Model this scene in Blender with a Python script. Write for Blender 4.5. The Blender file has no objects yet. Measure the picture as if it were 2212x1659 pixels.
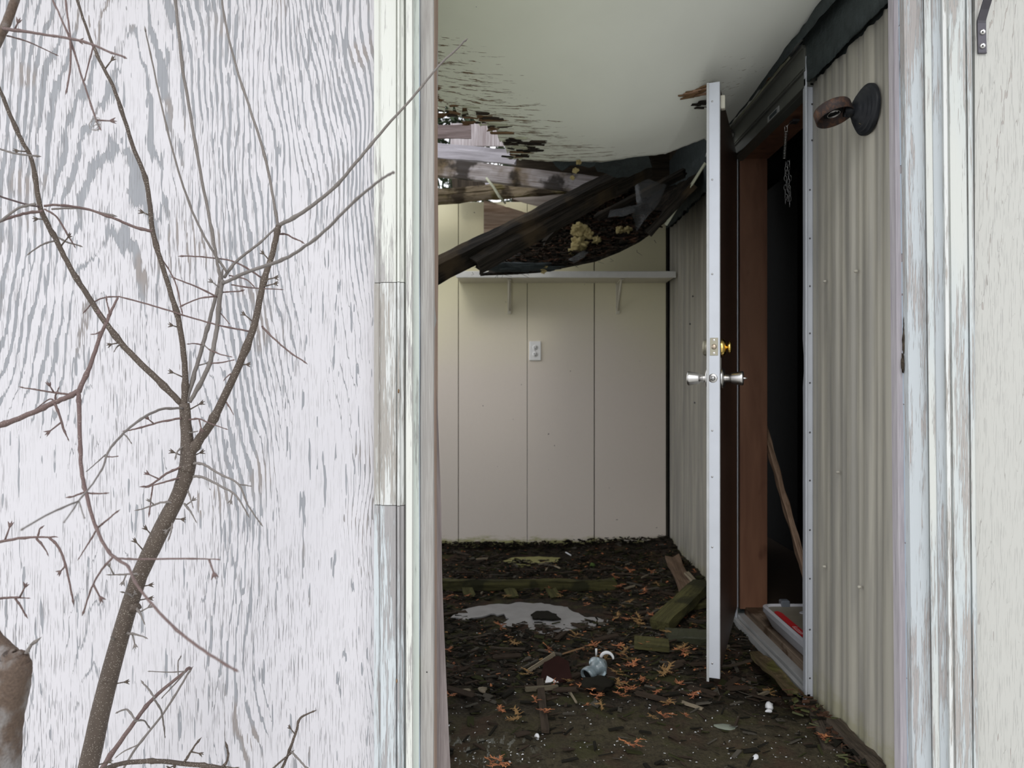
import bpy, bmesh, math, random
from mathutils import Vector, Matrix, noise as mn
R = random.Random(7)
C = bpy.context.scene.collection
F = 1640.0; CX = 1106.0; CY = 829.5; H = 1.0          # camera 1 m above the porch floor
def P(px, py, Y): return Vector(((px-CX)/F*Y, Y, H-(py-CY)/F*Y))
def GX(px, Y): return (px-CX)/F*Y
def GZ(py, Y): return H-(py-CY)/F*Y
def FL(px, py, z=0.0):                                 # floor point seen at a pixel
    Y = (H-z)*F/(py-CY); return P(px, py, Y)
# ---------------------------------------------------------------- camera, world, sun, exposure
cam = bpy.data.cameras.new('camera'); co = bpy.data.objects.new('camera', cam); C.objects.link(co)
co.location = (0, 0, H); co.rotation_euler = (math.pi/2, 0, 0)
cam.sensor_width = 36; cam.lens = 36*F/2212; cam.clip_start = 0.05; cam.clip_end = 200
cam.dof.use_dof = True; cam.dof.focus_distance = 1.75; cam.dof.aperture_fstop = 6
bpy.context.scene.camera = co
sc = bpy.context.scene
sc.view_settings.view_transform = 'Standard'; sc.view_settings.look = 'None'
sc.view_settings.gamma = 1; sc.view_settings.use_curve_mapping = False
sc.view_settings.exposure = 0.66
w = bpy.data.worlds.new('overcast_sky'); sc.world = w; w.use_nodes = True
wn = w.node_tree; bg = wn.nodes['Background']
tc = wn.nodes.new('ShaderNodeTexCoord'); sx = wn.nodes.new('ShaderNodeSeparateXYZ')
cr = wn.nodes.new('ShaderNodeValToRGB')
wn.links.new(tc.outputs['Generated'], sx.inputs[0]); wn.links.new(sx.outputs['Z'], cr.inputs[0])
cr.color_ramp.elements[0].position = 0.0; cr.color_ramp.elements[0].color = (0.95, 0.965, 0.99, 1)
cr.color_ramp.elements[1].position = 0.9; cr.color_ramp.elements[1].color = (0.86, 0.88, 0.95, 1)
wn.links.new(cr.outputs[0], bg.inputs[0]); bg.inputs[1].default_value = 1.18
sun = bpy.data.lights.new('sun', 'SUN'); sun.energy = 0.55; sun.angle = 0.35; sun.color = (1, 0.96, 0.9)
so = bpy.data.objects.new('sun', sun); C.objects.link(so); so.location = (-1, -2, 6)
so.rotation_euler = Vector((0.25, 0.85, -0.75)).to_track_quat('-Z', 'Y').to_euler()
# ---------------------------------------------------------------- node helper
class Mt:
    def __init__(s, name, rough=0.7, metal=0.0, spec=0.4):
        s.m = bpy.data.materials.new(name); s.m.use_nodes = True; s.t = s.m.node_tree
        s.b = s.t.nodes['Principled BSDF']; s.b.inputs['Roughness'].default_value = rough
        s.b.inputs['Metallic'].default_value = metal; s.b.inputs['Specular IOR Level'].default_value = spec
        s.co = s.t.nodes.new('ShaderNodeTexCoord').outputs['Object']; s.h = None
    def L(s, a, sock):
        if isinstance(a, (int, float)): sock.default_value = a
        elif isinstance(a, (tuple, list)): sock.default_value = tuple(a)+((1,) if len(sock.default_value) == 4 and len(a) == 3 else ())
        else: s.t.links.new(a, sock)
    def v(s, op, a, b=0.0, c=0.0, clamp=False):
        n = s.t.nodes.new('ShaderNodeMath'); n.operation = op; n.use_clamp = clamp
        s.L(a, n.inputs[0]); s.L(b, n.inputs[1]); s.L(c, n.inputs[2]); return n.outputs[0]
    def mp(s, sc, loc=(0, 0, 0), vec=None):
        n = s.t.nodes.new('ShaderNodeMapping'); s.L(vec or s.co, n.inputs[0])
        n.inputs['Scale'].default_value = sc; n.inputs['Location'].default_value = loc; return n.outputs[0]
    def n(s, sc, detail=3, rough=0.55, dist=0, loc=(0, 0, 0)):
        n = s.t.nodes.new('ShaderNodeTexNoise'); s.t.links.new(s.mp(sc, loc), n.inputs['Vector'])
        n.inputs['Scale'].default_value = 1; n.inputs['Detail'].default_value = detail
        n.inputs['Roughness'].default_value = rough; n.inputs['Distortion'].default_value = dist
        return n.outputs[0]
    def sm(s, a, lo, hi, to0=0.0, to1=1.0):
        n = s.t.nodes.new('ShaderNodeMapRange'); n.interpolation_type = 'SMOOTHSTEP'
        s.L(a, n.inputs[0]); s.L(lo, n.inputs[1]); s.L(hi, n.inputs[2]); s.L(to0, n.inputs[3]); s.L(to1, n.inputs[4]); return n.outputs[0]
    def mix(s, f, a, b, mode='MIX'):
        n = s.t.nodes.new('ShaderNodeMix'); n.data_type = 'RGBA'; n.blend_type = mode
        s.L(f, n.inputs[0]); s.L(a, n.inputs[6]); s.L(b, n.inputs[7]); return n.outputs[2]
    def xyz(s):
        n = s.t.nodes.new('ShaderNodeSeparateXYZ'); s.t.links.new(s.co, n.inputs[0]); return n.outputs
    def vor(s, sc, feat='F1'):
        n = s.t.nodes.new('ShaderNodeTexVoronoi'); n.feature = feat; s.t.links.new(s.mp(sc), n.inputs['Vector']); n.inputs['Scale'].default_value = 1
        return n.outputs
    def end(s, col, bump=None, dist=0.002, st=1.0, rough=None):
        s.L(col, s.b.inputs['Base Color'])
        if rough is not None: s.L(rough, s.b.inputs['Roughness'])
        if bump is not None:
            n = s.t.nodes.new('ShaderNodeBump'); n.inputs['Strength'].default_value = st; n.inputs['Distance'].default_value = dist
            s.L(bump, n.inputs['Height']); s.t.links.new(n.outputs[0], s.b.inputs['Normal'])
        return s.m
def plain(name, col, rough=0.6, metal=0.0, var=0.15, scale=30, bump=0.0006):
    m = Mt(name, rough, metal, 0.08 if max(col) < 0.13 and rough > .8 else 0.4); a = m.n((scale,)*3, 4)
    c2 = tuple(max(0, x*(1-var*2)) for x in col); c3 = tuple(min(1, x*(1+var)) for x in col)
    return m.end(m.mix(a, c2, c3), a, bump)
# ---------------------------------------------------------------- materials
def ply_paint(name, paint, left=True):
    m = Mt(name, 0.6); o = m.xyz(); x, z = o[0], o[2]
    jag = m.n((330, 1, 9), 2, 0.5); warp = m.n((3.2, 1, 0.9), 2, 0.5); warp2 = m.n((15, 1, 5.5), 3, 0.55, loc=(3, 0, 1)); isl = m.n((8, 1, 2.2), 2, 0.5, loc=(11, 0, 4))
    x0 = -0.955 if left else 1.45
    dx = m.v('ADD', x, m.v('MULTIPLY_ADD', warp, 0.22, -0.11-x0))
    soft = m.v('SQRT', m.v('MULTIPLY_ADD', dx, dx, 0.0012))
    s1 = m.v('MULTIPLY', soft, 3.0); s2 = m.v('MULTIPLY', m.v('MULTIPLY', dx, dx), 11.0)
    h = m.v('ADD', m.v('ADD', z, s1), s2); h = m.v('MULTIPLY', h, 1/0.088 if left else 1/0.12)
    h = m.v('ADD', h, m.v('MULTIPLY', warp, 5.0)); h = m.v('ADD', h, m.v('MULTIPLY', warp2, 3.6)); h = m.v('ADD', h, m.v('MULTIPLY', isl, 4.5))
    h = m.v('ADD', h, m.v('MULTIPLY', jag, 0.95))
    fr = m.v('PINGPONG', h, 1.0)
    reg = m.n((5.5, 1, 1.7), 3, 0.6, loc=(7, 0, 2)); zf = m.sm(z, 0.75, 1.7)
    cut = m.n((34, 1, 11), 3, 0.6)
    if left:
        wdt = m.v('ADD', m.v('MULTIPLY', zf, 0.36), m.v('MULTIPLY_ADD', reg, 2.1, -1.04))
        wdt = m.v('MINIMUM', wdt, 0.52)
    else:
        wdt = m.v('MULTIPLY_ADD', reg, 1.1, -0.50)
        wdt = m.v('MINIMUM', wdt, 0.22)
    wdt = m.v('MULTIPLY', wdt, m.sm(cut, 0.28 if left else 0.44, 0.5 if left else 0.62))
    band = m.sm(m.v('SUBTRACT', wdt, fr), -0.02, 0.03)
    pb = m.n((80, 1, 8.0), 2, 0.62, loc=(1, 0, 5)); patch = m.sm(pb, 0.655 if left else 0.70, 0.66 if left else 0.71)
    fine = m.n((520, 1, 16), 2, 0.6); freg = m.n((6, 1, 2), 2, loc=(4, 0, 0))
    cr_ = m.v('MULTIPLY', m.sm(fine, 0.585, 0.64), m.sm(freg, 0.36, 0.6, 0.2, 0.75 if left else 0.3))
    mask = m.v('MAXIMUM', band, patch)
    gn = m.n((300, 1, 5), 4); gv = m.n((7, 1, 5), 3)
    und = m.mix(gn, (0.205, 0.215, 0.235), (0.35, 0.36, 0.38)) if left else m.mix(gn, (0.28, 0.26, 0.24), (0.42, 0.39, 0.36))
    und = m.mix(m.sm(gv, 0.55, 0.66, 0, 0.7), und, (0.265, 0.225, 0.20))
    pt = m.mix(m.n((4, 1, 3), 2), tuple(c*0.95 for c in paint), paint)
    col = m.mix(mask, pt, und); col = m.mix(cr_, col, (0.17, 0.165, 0.17))
    edge = m.v('MULTIPLY', m.sm(m.v('ABSOLUTE', m.v('SUBTRACT', wdt, fr)), 0.0, 0.035, 1, 0), 0.4)
    col = m.mix(edge, col, (0.33, 0.32, 0.32)) if left else col
    hgt = m.v('SUBTRACT', m.v('SUBTRACT', 1.0, m.v('MAXIMUM', mask, cr_)), m.v('MULTIPLY', gn, 0.15))
    return m.end(col, hgt, 0.0012, 0.8)
def trim_paint(name, paint, under, amt, seed=0, blue=None):
    m = Mt(name, 0.6); a = m.n((70, 70, 3.2), 5, 0.68, loc=(seed, seed, seed*1.7)); f = m.n((600, 600, 14), 3, 0.6, loc=(0, 0, seed))
    reg = m.n((9, 9, 1.3), 2, loc=(seed*3, 0, seed))
    q = m.v('ADD', m.v('MULTIPLY', a, 0.55), m.v('MULTIPLY', f, 0.45)); q = m.v('ADD', q, m.v('MULTIPLY_ADD', reg, 0.55, -0.275))
    mask = m.sm(q, 0.62-amt*0.25, 0.65-amt*0.25)
    und = m.mix(f, tuple(c*0.62 for c in under), tuple(min(1, c*1.25) for c in under))
    pc = m.mix(m.sm(reg, 0.35, 0.65), paint, blue) if blue else m.mix(reg, tuple(c*0.93 for c in paint), paint)
    return m.end(m.mix(mask, pc, und), m.v('SUBTRACT', 1.0, m.v('MULTIPLY_ADD', f, 0.3, mask)), 0.0012, 0.7)
def wood(name, c1, c2, axis=0, rough=0.8, bump=0.003, moss=None, hi=None, blk=None):
    m = Mt(name, rough, 0, 0.12); s = [55, 55, 55]; s[axis] = 2.6; a = m.n(s, 6, 0.65, 0.5)
    s2 = [300, 300, 300]; s2[axis] = 9; b = m.n(s2, 3, 0.6); q = m.v('ADD', m.v('MULTIPLY', a, 0.6), m.v('MULTIPLY', b, 0.4))
    col = m.mix(m.sm(q, 0.33, 0.67), c1, c2)
    if hi: col = m.mix(m.sm(m.n((5, 5, 5), 3, loc=(2, 2, 2)), 0.5, 0.66), col, m.mix(b, tuple(c*.6 for c in hi), hi))
    if moss: col = m.mix(m.sm(m.n((9, 9, 9), 4, loc=(5, 1, 2)), 0.45, 0.62, 0, 0.8), col, moss)
    if blk: col = m.mix(m.sm(m.n((6, 6, 6), 4, loc=(9, 4, 2)), 0.5, 0.6, 0, 0.9), col, blk)
    return m.end(col, q, bump, 0.9)
ply_left = ply_paint('peeling_white_plywood', (0.60, 0.59, 0.615))
ply_right = ply_paint('aged_cream_plywood', (0.465, 0.465, 0.435), False)
trimA = trim_paint('peeling_white_trim', (0.66, 0.675, 0.63), (0.38, 0.37, 0.36), 0.26, 1)
trimB = trim_paint('worn_white_trim', (0.62, 0.635, 0.62), (0.37, 0.35, 0.32), 0.36, 2)
trimC = trim_paint('cracked_white_trim', (0.55, 0.595, 0.615), (0.34, 0.33, 0.33), 0.46, 5)
trimD = trim_paint('smooth_greenish_trim', (0.56, 0.61, 0.56), (0.36, 0.37, 0.35), 0.1, 3)
trimE = trim_paint('right_board_paint', (0.44, 0.475, 0.495), (0.34, 0.32, 0.31), 0.34, 4)
trimF = trim_paint('right_casing_paint', (0.52, 0.535, 0.505), (0.36, 0.34, 0.32), 0.40, 6, (0.45, 0.495, 0.51))
bluep = trim_paint('cracked_blue_white_paint', (0.44, 0.52, 0.61), (0.12, 0.10, 0.10), 0.2, 8)
jambw = wood('weathered_grey_jamb', (0.27, 0.255, 0.24), (0.42, 0.41, 0.385), 2, bump=0.0015)
jamb2 = wood('weathered_mauve_board', (0.18, 0.155, 0.15), (0.31, 0.275, 0.265), 2, bump=0.0015)
mauve = wood('weathered_mauve_edge', (0.27, 0.25, 0.275), (0.42, 0.40, 0.42), 2, bump=0.001)
blackrot = wood('black_rotten_timber', (0.005, 0.005, 0.004), (0.045, 0.038, 0.030), 0, bump=0.006, hi=(0.075, 0.055, 0.032))
greywood = wood('silver_weathered_timber', (0.20, 0.17, 0.15), (0.52, 0.49, 0.50), 0, bump=0.003, hi=(0.20, 0.15, 0.09), blk=(0.03, 0.025, 0.02))
whitewood = wood('bleached_timber', (0.36, 0.34, 0.38), (0.68, 0.66, 0.72), 0, bump=0.003)
mossbeam = wood('mossy_rotten_timber', (0.10, 0.075, 0.04), (0.34, 0.28, 0.20), 0, bump=0.006, moss=(0.13, 0.11, 0.035), blk=(0.04, 0.03, 0.02))
plybrown = wood('frayed_plywood', (0.20, 0.13, 0.085), (0.46, 0.36, 0.28), 0, bump=0.003)
mosswood = wood('green_mossy_board', (0.024, 0.023, 0.010), (0.076, 0.071, 0.027), 0, bump=0.003, blk=(0.02, 0.02, 0.01))
darkslat = wood('dark_rotten_board', (0.02, 0.016, 0.012), (0.07, 0.055, 0.04), 0, bump=0.004)
lightstick = wood('pale_split_wood', (0.10, 0.085, 0.06), (0.24, 0.20, 0.14), 0, bump=0.002)
paleedge = wood('pale_painted_splinter', (0.35, 0.36, 0.25), (0.60, 0.62, 0.48), 0, bump=0.001)
brownsplit = wood('brown_torn_ply', (0.09, 0.05, 0.025), (0.26, 0.16, 0.085), 0, bump=0.003)
def bark(name, c1, c2, spots, sscale=(260, 260, 420)):
    m = Mt(name, 0.65); a = m.n((30, 30, 12), 4); v = m.vor(sscale)
    sp = m.v('MULTIPLY', m.sm(v[0], 0.15, 0.24, 1, 0), spots)
    col = m.mix(a, c1, c2); return m.end(m.mix(sp, col, (0.62, 0.56, 0.48)), m.v('ADD', a, sp), 0.001)
barkm = bark('shrub_bark_with_lenticels', (0.042, 0.030, 0.023), (0.115, 0.09, 0.070), 0.85)
barkt = bark('reddish_twig_bark', (0.085, 0.052, 0.048), (0.17, 0.12, 0.11), 0.4)
barkg = bark('grey_twig_bark', (0.11, 0.095, 0.085), (0.22, 0.20, 0.185), 0.3)
bigbark = Mt('mottled_trunk_bark', 0.8); _a = bigbark.n((18, 18, 12), 5); _b = bigbark.n((260,)*3, 3)
bigbark = bigbark.end(bigbark.mix(bigbark.sm(_a, 0.42, 0.6), bigbark.mix(_b, (0.04, 0.026, 0.02), (0.15, 0.105, 0.075)), bigbark.mix(_b, (0.14, 0.13, 0.125), (0.30, 0.29, 0.28))), _b, 0.0015)
budm = plain('dark_bud', (0.07, 0.045, 0.045), 0.5)
# back wall panels: cream paint, yellower towards the top, mildew at the foot
def backpaint():
    m = Mt('cream_panel_paint', 0.5); o = m.xyz(); z = o[2]
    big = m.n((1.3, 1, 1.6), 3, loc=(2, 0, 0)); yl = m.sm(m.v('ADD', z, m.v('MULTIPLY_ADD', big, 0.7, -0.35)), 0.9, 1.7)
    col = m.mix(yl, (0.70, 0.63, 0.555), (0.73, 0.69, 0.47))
    gr = m.n((60, 60, 60), 3); col = m.mix(m.v('MULTIPLY', gr, 0.08), col, (0.4, 0.36, 0.3))
    ml = m.n((9, 9, 30), 4, 0.7, loc=(1, 1, 1)); low = m.sm(z, 0.0, 0.17, 1, 0)
    col = m.mix(m.v('MULTIPLY', m.sm(m.v('MULTIPLY', ml, low), 0.24, 0.44), 0.85), col, (0.28, 0.28, 0.06))
    dk = m.n((50, 50, 50), 4, 0.7); col = m.mix(m.sm(m.v('MULTIPLY', dk, m.sm(z, 0.02, 0.10, 1, 0)), 0.42, 0.5), col, (0.05, 0.05, 0.02))
    sp = m.n((42, 42, 42), 1, 0.5, loc=(3, 3, 3)); col = m.mix(m.sm(sp, 0.81, 0.83), col, (0.12, 0.10, 0.08))
    return m.end(col, gr, 0.0004)
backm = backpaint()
groove = plain('dark_joint', (0.10, 0.09, 0.07), 0.9)
shelfm = plain('shelf_cream_paint', (0.60, 0.57, 0.46), 0.5, var=0.08)
shelfw = plain('shelf_front_white', (0.72, 0.72, 0.68), 0.5, var=0.06)
def sidingm():
    m = Mt('weathered_almond_siding', 0.42); a = m.n((3, 26, 1.4), 3, loc=(0, 3, 1)); b = m.n((120, 120, 5), 3)
    col = m.mix(m.sm(a, 0.38, 0.62), (0.345, 0.328, 0.277), (0.245, 0.235, 0.207)); col = m.mix(m.v('MULTIPLY', b, 0.22), col, (0.20, 0.19, 0.16))
    z = m.xyz()[2]; g = m.n((12, 12, 20), 4, 0.7)
    col = m.mix(m.v('MULTIPLY', m.sm(m.v('MULTIPLY', g, m.sm(z, 0.0, 0.22, 1, 0)), 0.2, 0.5), 0.45), col, (0.20, 0.19, 0.08))
    return m.end(col, b, 0.0004)
siding = sidingm()
def ceilm():
    m = Mt('pale_green_ceiling_paint', 0.75); o = m.xyz(); x, y = o[0], o[1]
    st = m.n((7, 75, 40), 6, 0.7, 0.3); fine = m.n((22, 260, 100), 4, 0.65)
    q = m.v('ADD', m.v('MULTIPLY', st, 0.6), m.v('MULTIPLY', fine, 0.4))
    # wear only round the torn left end and around the split by the door
    a = m.sm(m.v('ADD', m.v('MULTIPLY', x, 0.85), m.v('MULTIPLY', y, -0.75)), -2.02, -1.62, 1, 0)
    dd = m.v('ADD', m.v('POWER', m.v('SUBTRACT', x, 0.72), 2.0), m.v('MULTIPLY', m.v('POWER', m.v('SUBTRACT', y, 2.62), 2.0), 0.5)); bmask = m.sm(dd, 0.0, 0.07, 0.75, 0)
    wr = m.v('MAXIMUM', a, bmask); th = m.v('SUBTRACT', 0.74, m.v('MULTIPLY', wr, 0.20))
    mask = m.sm(q, th, m.v('ADD', th, 0.015))
    und = m.mix(fine, (0.08, 0.05, 0.02), (0.30, 0.22, 0.12))
    base = m.mix(m.sm(x, -0.5, 0.8), (0.85, 0.90, 0.70), (0.86, 0.89, 0.83)); base = m.mix(m.v('MULTIPLY', m.n((6, 6, 6), 3), 0.12), base, (0.35, 0.38, 0.32))
    spk = m.sm(m.n((45, 45, 45), 1), 0.83, 0.85); base = m.mix(spk, base, (0.08, 0.08, 0.06))
    return m.end(m.mix(mask, base, und), m.v('SUBTRACT', 1.0, mask), 0.002, 0.8)
ceil_m = ceilm()
tar = Mt('dark_tar_paper', 0.75, 0, 0.25); _q = tar.n((28, 28, 28), 5, 0.6); tar = tar.end(tar.mix(_q, (0.008, 0.012, 0.012), (0.05, 0.062, 0.062)), _q, 0.006)
sheetm = Mt('black_rotted_sheet', 0.8, 0, 0.1); _q = sheetm.n((24, 24, 24), 6, 0.68); sheetm = sheetm.end(sheetm.mix(sheetm.sm(_q, 0.35, 0.75), (0.006, 0.006, 0.005), (0.055, 0.042, 0.03)), _q, 0.02)
def soil():
    m = Mt('damp_dark_humus', 0.9, 0, 0.08); a = m.n((9, 9, 9), 5, 0.65); b = m.n((90, 90, 90), 5, 0.7); y = m.xyz()[1]; x = m.xyz()[0]
    col = m.mix(m.sm(b, 0.3, 0.75), (0.012, 0.011, 0.008), (0.046, 0.036, 0.027))
    col = m.mix(m.sm(a, 0.5, 0.68, 0, 0.7), col, (0.055, 0.05, 0.022))
    col = m.mix(m.v('MULTIPLY', m.sm(y, 2.42, 2.2), m.sm(b, 0.35, 0.7, 0.35, 0.9)), col, (0.066, 0.056, 0.034))
    col = m.mix(m.sm(m.n((5, 5, 5), 4, 0.6, loc=(3, 7, 1)), 0.52, 0.64, 0, 0.6), col, (0.055, 0.032, 0.022)); col = m.mix(m.sm(m.n((6, 6, 6), 4, 0.6, loc=(8, 2, 1)), 0.54, 0.66, 0, 0.7), col, (0.045, 0.045, 0.018))
    wv = m.v('MULTIPLY', m.sm(m.n((70, 20, 10), 3), 0.58, 0.62), m.sm(y, 2.2, 2.1)); wv = m.v('MULTIPLY', wv, m.sm(x, 0.1, 0.0))
    return m.end(m.mix(wv, col, (0.14, 0.14, 0.12)), b, 0.01, 1.0)
soilm = soil()
bounce_ground = plain('pale_bounce_ground', (0.52, 0.51, 0.47), 0.95, var=0.12, scale=8)  # unseen ground, made pale to bounce light up to the ceiling
alum = plain('brushed_white_aluminium', (0.54, 0.57, 0.62), 0.42, 0.35, var=0.05, scale=14)
alum2 = plain('dull_aluminium', (0.46, 0.47, 0.47), 0.45, 0.4, var=0.12, scale=20)
darkalu = plain('dark_grey_metal_trim', (0.115, 0.12, 0.105), 0.4, 0.3, var=0.12, scale=14)
doorin = Mt('dark_brown_door_skin', 0.38); _a = doorin.n((14, 14, 0.8), 4); doorin = doorin.end(doorin.mix(_a, (0.030, 0.017, 0.012), (0.075, 0.042, 0.032)), _a, 0.0004)
brownw = Mt('red_brown_jamb_wood', 0.5); _a = brownw.n((9, 9, 1.1), 4, 0.6, 0.6); _k = brownw.n((11, 11, 5), 2, loc=(2, 5, 1))
brownw = brownw.end(brownw.mix(brownw.sm(_k, 0.66, 0.76, 0, 0.7), brownw.mix(brownw.sm(_a, 0.3, 0.7), (0.135, 0.060, 0.035), (0.24, 0.12, 0.07)), (0.06, 0.022, 0.012)), _a, 0.0004)
steel = plain('satin_steel', (0.62, 0.61, 0.60), 0.28, 1.0, var=0.05)
brass = plain('polished_brass', (0.85, 0.60, 0.18), 0.22, 1.0, var=0.05)
pewter = plain('dull_bronze_plate', (0.33, 0.31, 0.24), 0.42, 0.8, var=0.1)
screwm = plain('screw_metal', (0.42, 0.42, 0.42), 0.35, 0.9)
darkscrew = plain('dark_screw', (0.12, 0.12, 0.13), 0.4, 0.8)
ivory = plain('ivory_plastic', (0.74, 0.72, 0.60), 0.4, var=0.04)
whitep = plain('white_plastic', (0.78, 0.78, 0.76), 0.35, var=0.03)
blackm = plain('black_slot', (0.010, 0.010, 0.010), 0.85)
lampm = Mt('black_enamel_flaking', 0.40, 0, 0.18); _a = lampm.n((40, 40, 40), 4, 0.6); _b = lampm.n((30, 30, 30), 4, 0.7, loc=(1, 5, 2)); lampm = lampm.end(lampm.mix(lampm.sm(_b, 0.66, 0.70), lampm.mix(_a, (0.006, 0.007, 0.009), (0.024, 0.026, 0.03)), (0.24, 0.21, 0.11)), _a, 0.0008)
rustm = Mt('rusty_brown_band', 0.5, 0, 0.15); _a = rustm.n((60, 60, 60), 5, 0.7); rustm = rustm.end(rustm.mix(rustm.sm(_a, 0.42, 0.68), (0.035, 0.027, 0.026), (0.10, 0.052, 0.032)), _a, 0.0006)
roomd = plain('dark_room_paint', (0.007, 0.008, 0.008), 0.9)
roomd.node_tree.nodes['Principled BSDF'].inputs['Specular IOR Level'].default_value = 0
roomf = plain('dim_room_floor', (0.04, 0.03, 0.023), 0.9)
redp = plain('red_label', (0.55, 0.025, 0.03), 0.4, var=0.05)
greyp = plain('grey_plastic_tray', (0.52, 0.53, 0.57), 0.4, var=0.06)
tanp = plain('dusty_translucent_tan', (0.26, 0.235, 0.18), 0.35, var=0.12)
foam = Mt('yellow_insulation_foam', 0.95); _a = foam.n((60,)*3, 5, 0.7); foam = foam.end(foam.mix(_a, (0.13, 0.09, 0.03), (0.55, 0.47, 0.22)), _a, 0.006)
vinyl = Mt('grey_vinyl_floor', 0.35); _a = vinyl.n((14,)*3, 5, 0.6); vinyl = vinyl.end(vinyl.mix(_a, (0.12, 0.12, 0.115), (0.29, 0.285, 0.285)), _a, 0.001)
vinyl2 = Mt('mossy_yellow_floor', 0.6); _a = vinyl2.n((25,)*3, 5, 0.6); vinyl2 = vinyl2.end(vinyl2.mix(_a, (0.12, 0.11, 0.03), (0.33, 0.32, 0.12)), _a, 0.002)
leafm = Mt('rust_orange_cedar', 0.8); _a = leafm.n((30,)*3, 3); leafm = leafm.end(leafm.mix(leafm.sm(_a, 0.3, 0.7), (0.17, 0.055, 0.025), (0.38, 0.15, 0.055)))
leafy = plain('yellow_brown_cedar', (0.20, 0.115, 0.04), 0.85)
white = plain('white_styrofoam', (0.58, 0.59, 0.60), 0.7, var=0.08)
maroon = plain('maroon_painted_wood', (0.018, 0.007, 0.0055), 0.85)
slate = plain('grey_green_shard', (0.16, 0.18, 0.14), 0.8)
mossm = plain('green_moss', (0.07, 0.11, 0.03), 0.95, var=0.3)
hedgem = plain('dark_evergreen', (0.04, 0.055, 0.03), 0.9, var=0.3)
gl = Mt('cloudy_glass', 0.12); gl.b.inputs['Transmission Weight'].default_value = 0.7; gl = gl.end((0.36, 0.44, 0.47))
film = Mt('torn_grey_plastic_film', 0.4); film.b.inputs['Alpha'].default_value = 0.5; film = film.end((0.11, 0.115, 0.115))
# ---------------------------------------------------------------- object helpers
def link(name, me, mats, parent=None, loc=None, quat=None):
    o = bpy.data.objects.new(name, me); C.objects.link(o)
    for m in (mats if isinstance(mats, (list, tuple)) else [mats]): me.materials.append(m)
    if parent is not None:
        o.parent = parent
    if loc is not None: o.location = loc
    if quat is not None: o.rotation_mode = 'QUATERNION'; o.rotation_quaternion = quat
    return o
def woff(parent):
    v = Vector((0, 0, 0))
    while parent is not None: v += parent.location; parent = parent.parent
    return v
def mk(name, vs, fs, mat, parent=None, base=None, smooth=False, mi=None):
    """world-space verts; the object's origin goes to base (top-level) or follows its (unrotated) parent"""
    off = woff(parent) if parent is not None else (Vector(base) if base is not None else Vector((0, 0, 0)))
    me = bpy.data.meshes.new(name); me.from_pydata([tuple(Vector(v)-off) for v in vs], [], fs); me.update()
    if smooth:
        me.polygons.foreach_set('use_smooth', [True]*len(me.polygons))
    if mi: me.polygons.foreach_set('material_index', mi)
    return link(name, me, mat, parent, None if parent is not None else off)
def mkbm(name, bm, mat, parent=None, base=None, smooth=False):
    bm.normal_update(); vs = [v.co.copy() for v in bm.verts]; bm.verts.index_update()
    fs = [tuple(v.index for v in f.verts) for f in bm.faces]; bm.free(); return mk(name, vs, fs, mat, parent, base, smooth)
def boxbm(x0, x1, y0, y1, z0, z1, bev=0.0, bm=None):
    b = bmesh.new(); bmesh.ops.create_cube(b, size=1)
    for v in b.verts: v.co = Vector(((x0+x1)/2+v.co.x*(x1-x0), (y0+y1)/2+v.co.y*(y1-y0), (z0+z1)/2+v.co.z*(z1-z0)))
    if bev: bmesh.ops.bevel(b, geom=b.edges[:], offset=bev, segments=1, affect='EDGES')
    if bm is None: return b
    me = bpy.data.meshes.new('t'); b.to_mesh(me); b.free(); bm.from_mesh(me); bpy.data.meshes.remove(me); return bm
def box(name, x0, x1, y0, y1, z0, z1, mat, parent=None, bev=0.0, base=None):
    return mkbm(name, boxbm(x0, x1, y0, y1, z0, z1, bev), mat, parent, base)
def tag(o, label, cat=None, group=None):
    if cat: o['label'] = label; o['category'] = cat
    elif label: o['label'] = label
    if group: o['group'] = group
    return o
def struct(o): o['kind'] = 'structure'; return o
def empty(name, loc, label=None, cat=None, group=None):
    o = bpy.data.objects.new(name, None); C.objects.link(o); o.location = loc; o.empty_display_size = 0.05
    if label: tag(o, label, cat, group)
    return o
def frame(p0, p1, up=Vector((0, 0, 1))):
    x = (p1-p0).normalized(); y = up.cross(x)
    if y.length < 1e-4: y = Vector((0, 1, 0)).cross(x)
    y.normalize(); z = x.cross(y); return Matrix((x, y, z)).transposed(), (p1-p0).length
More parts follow.
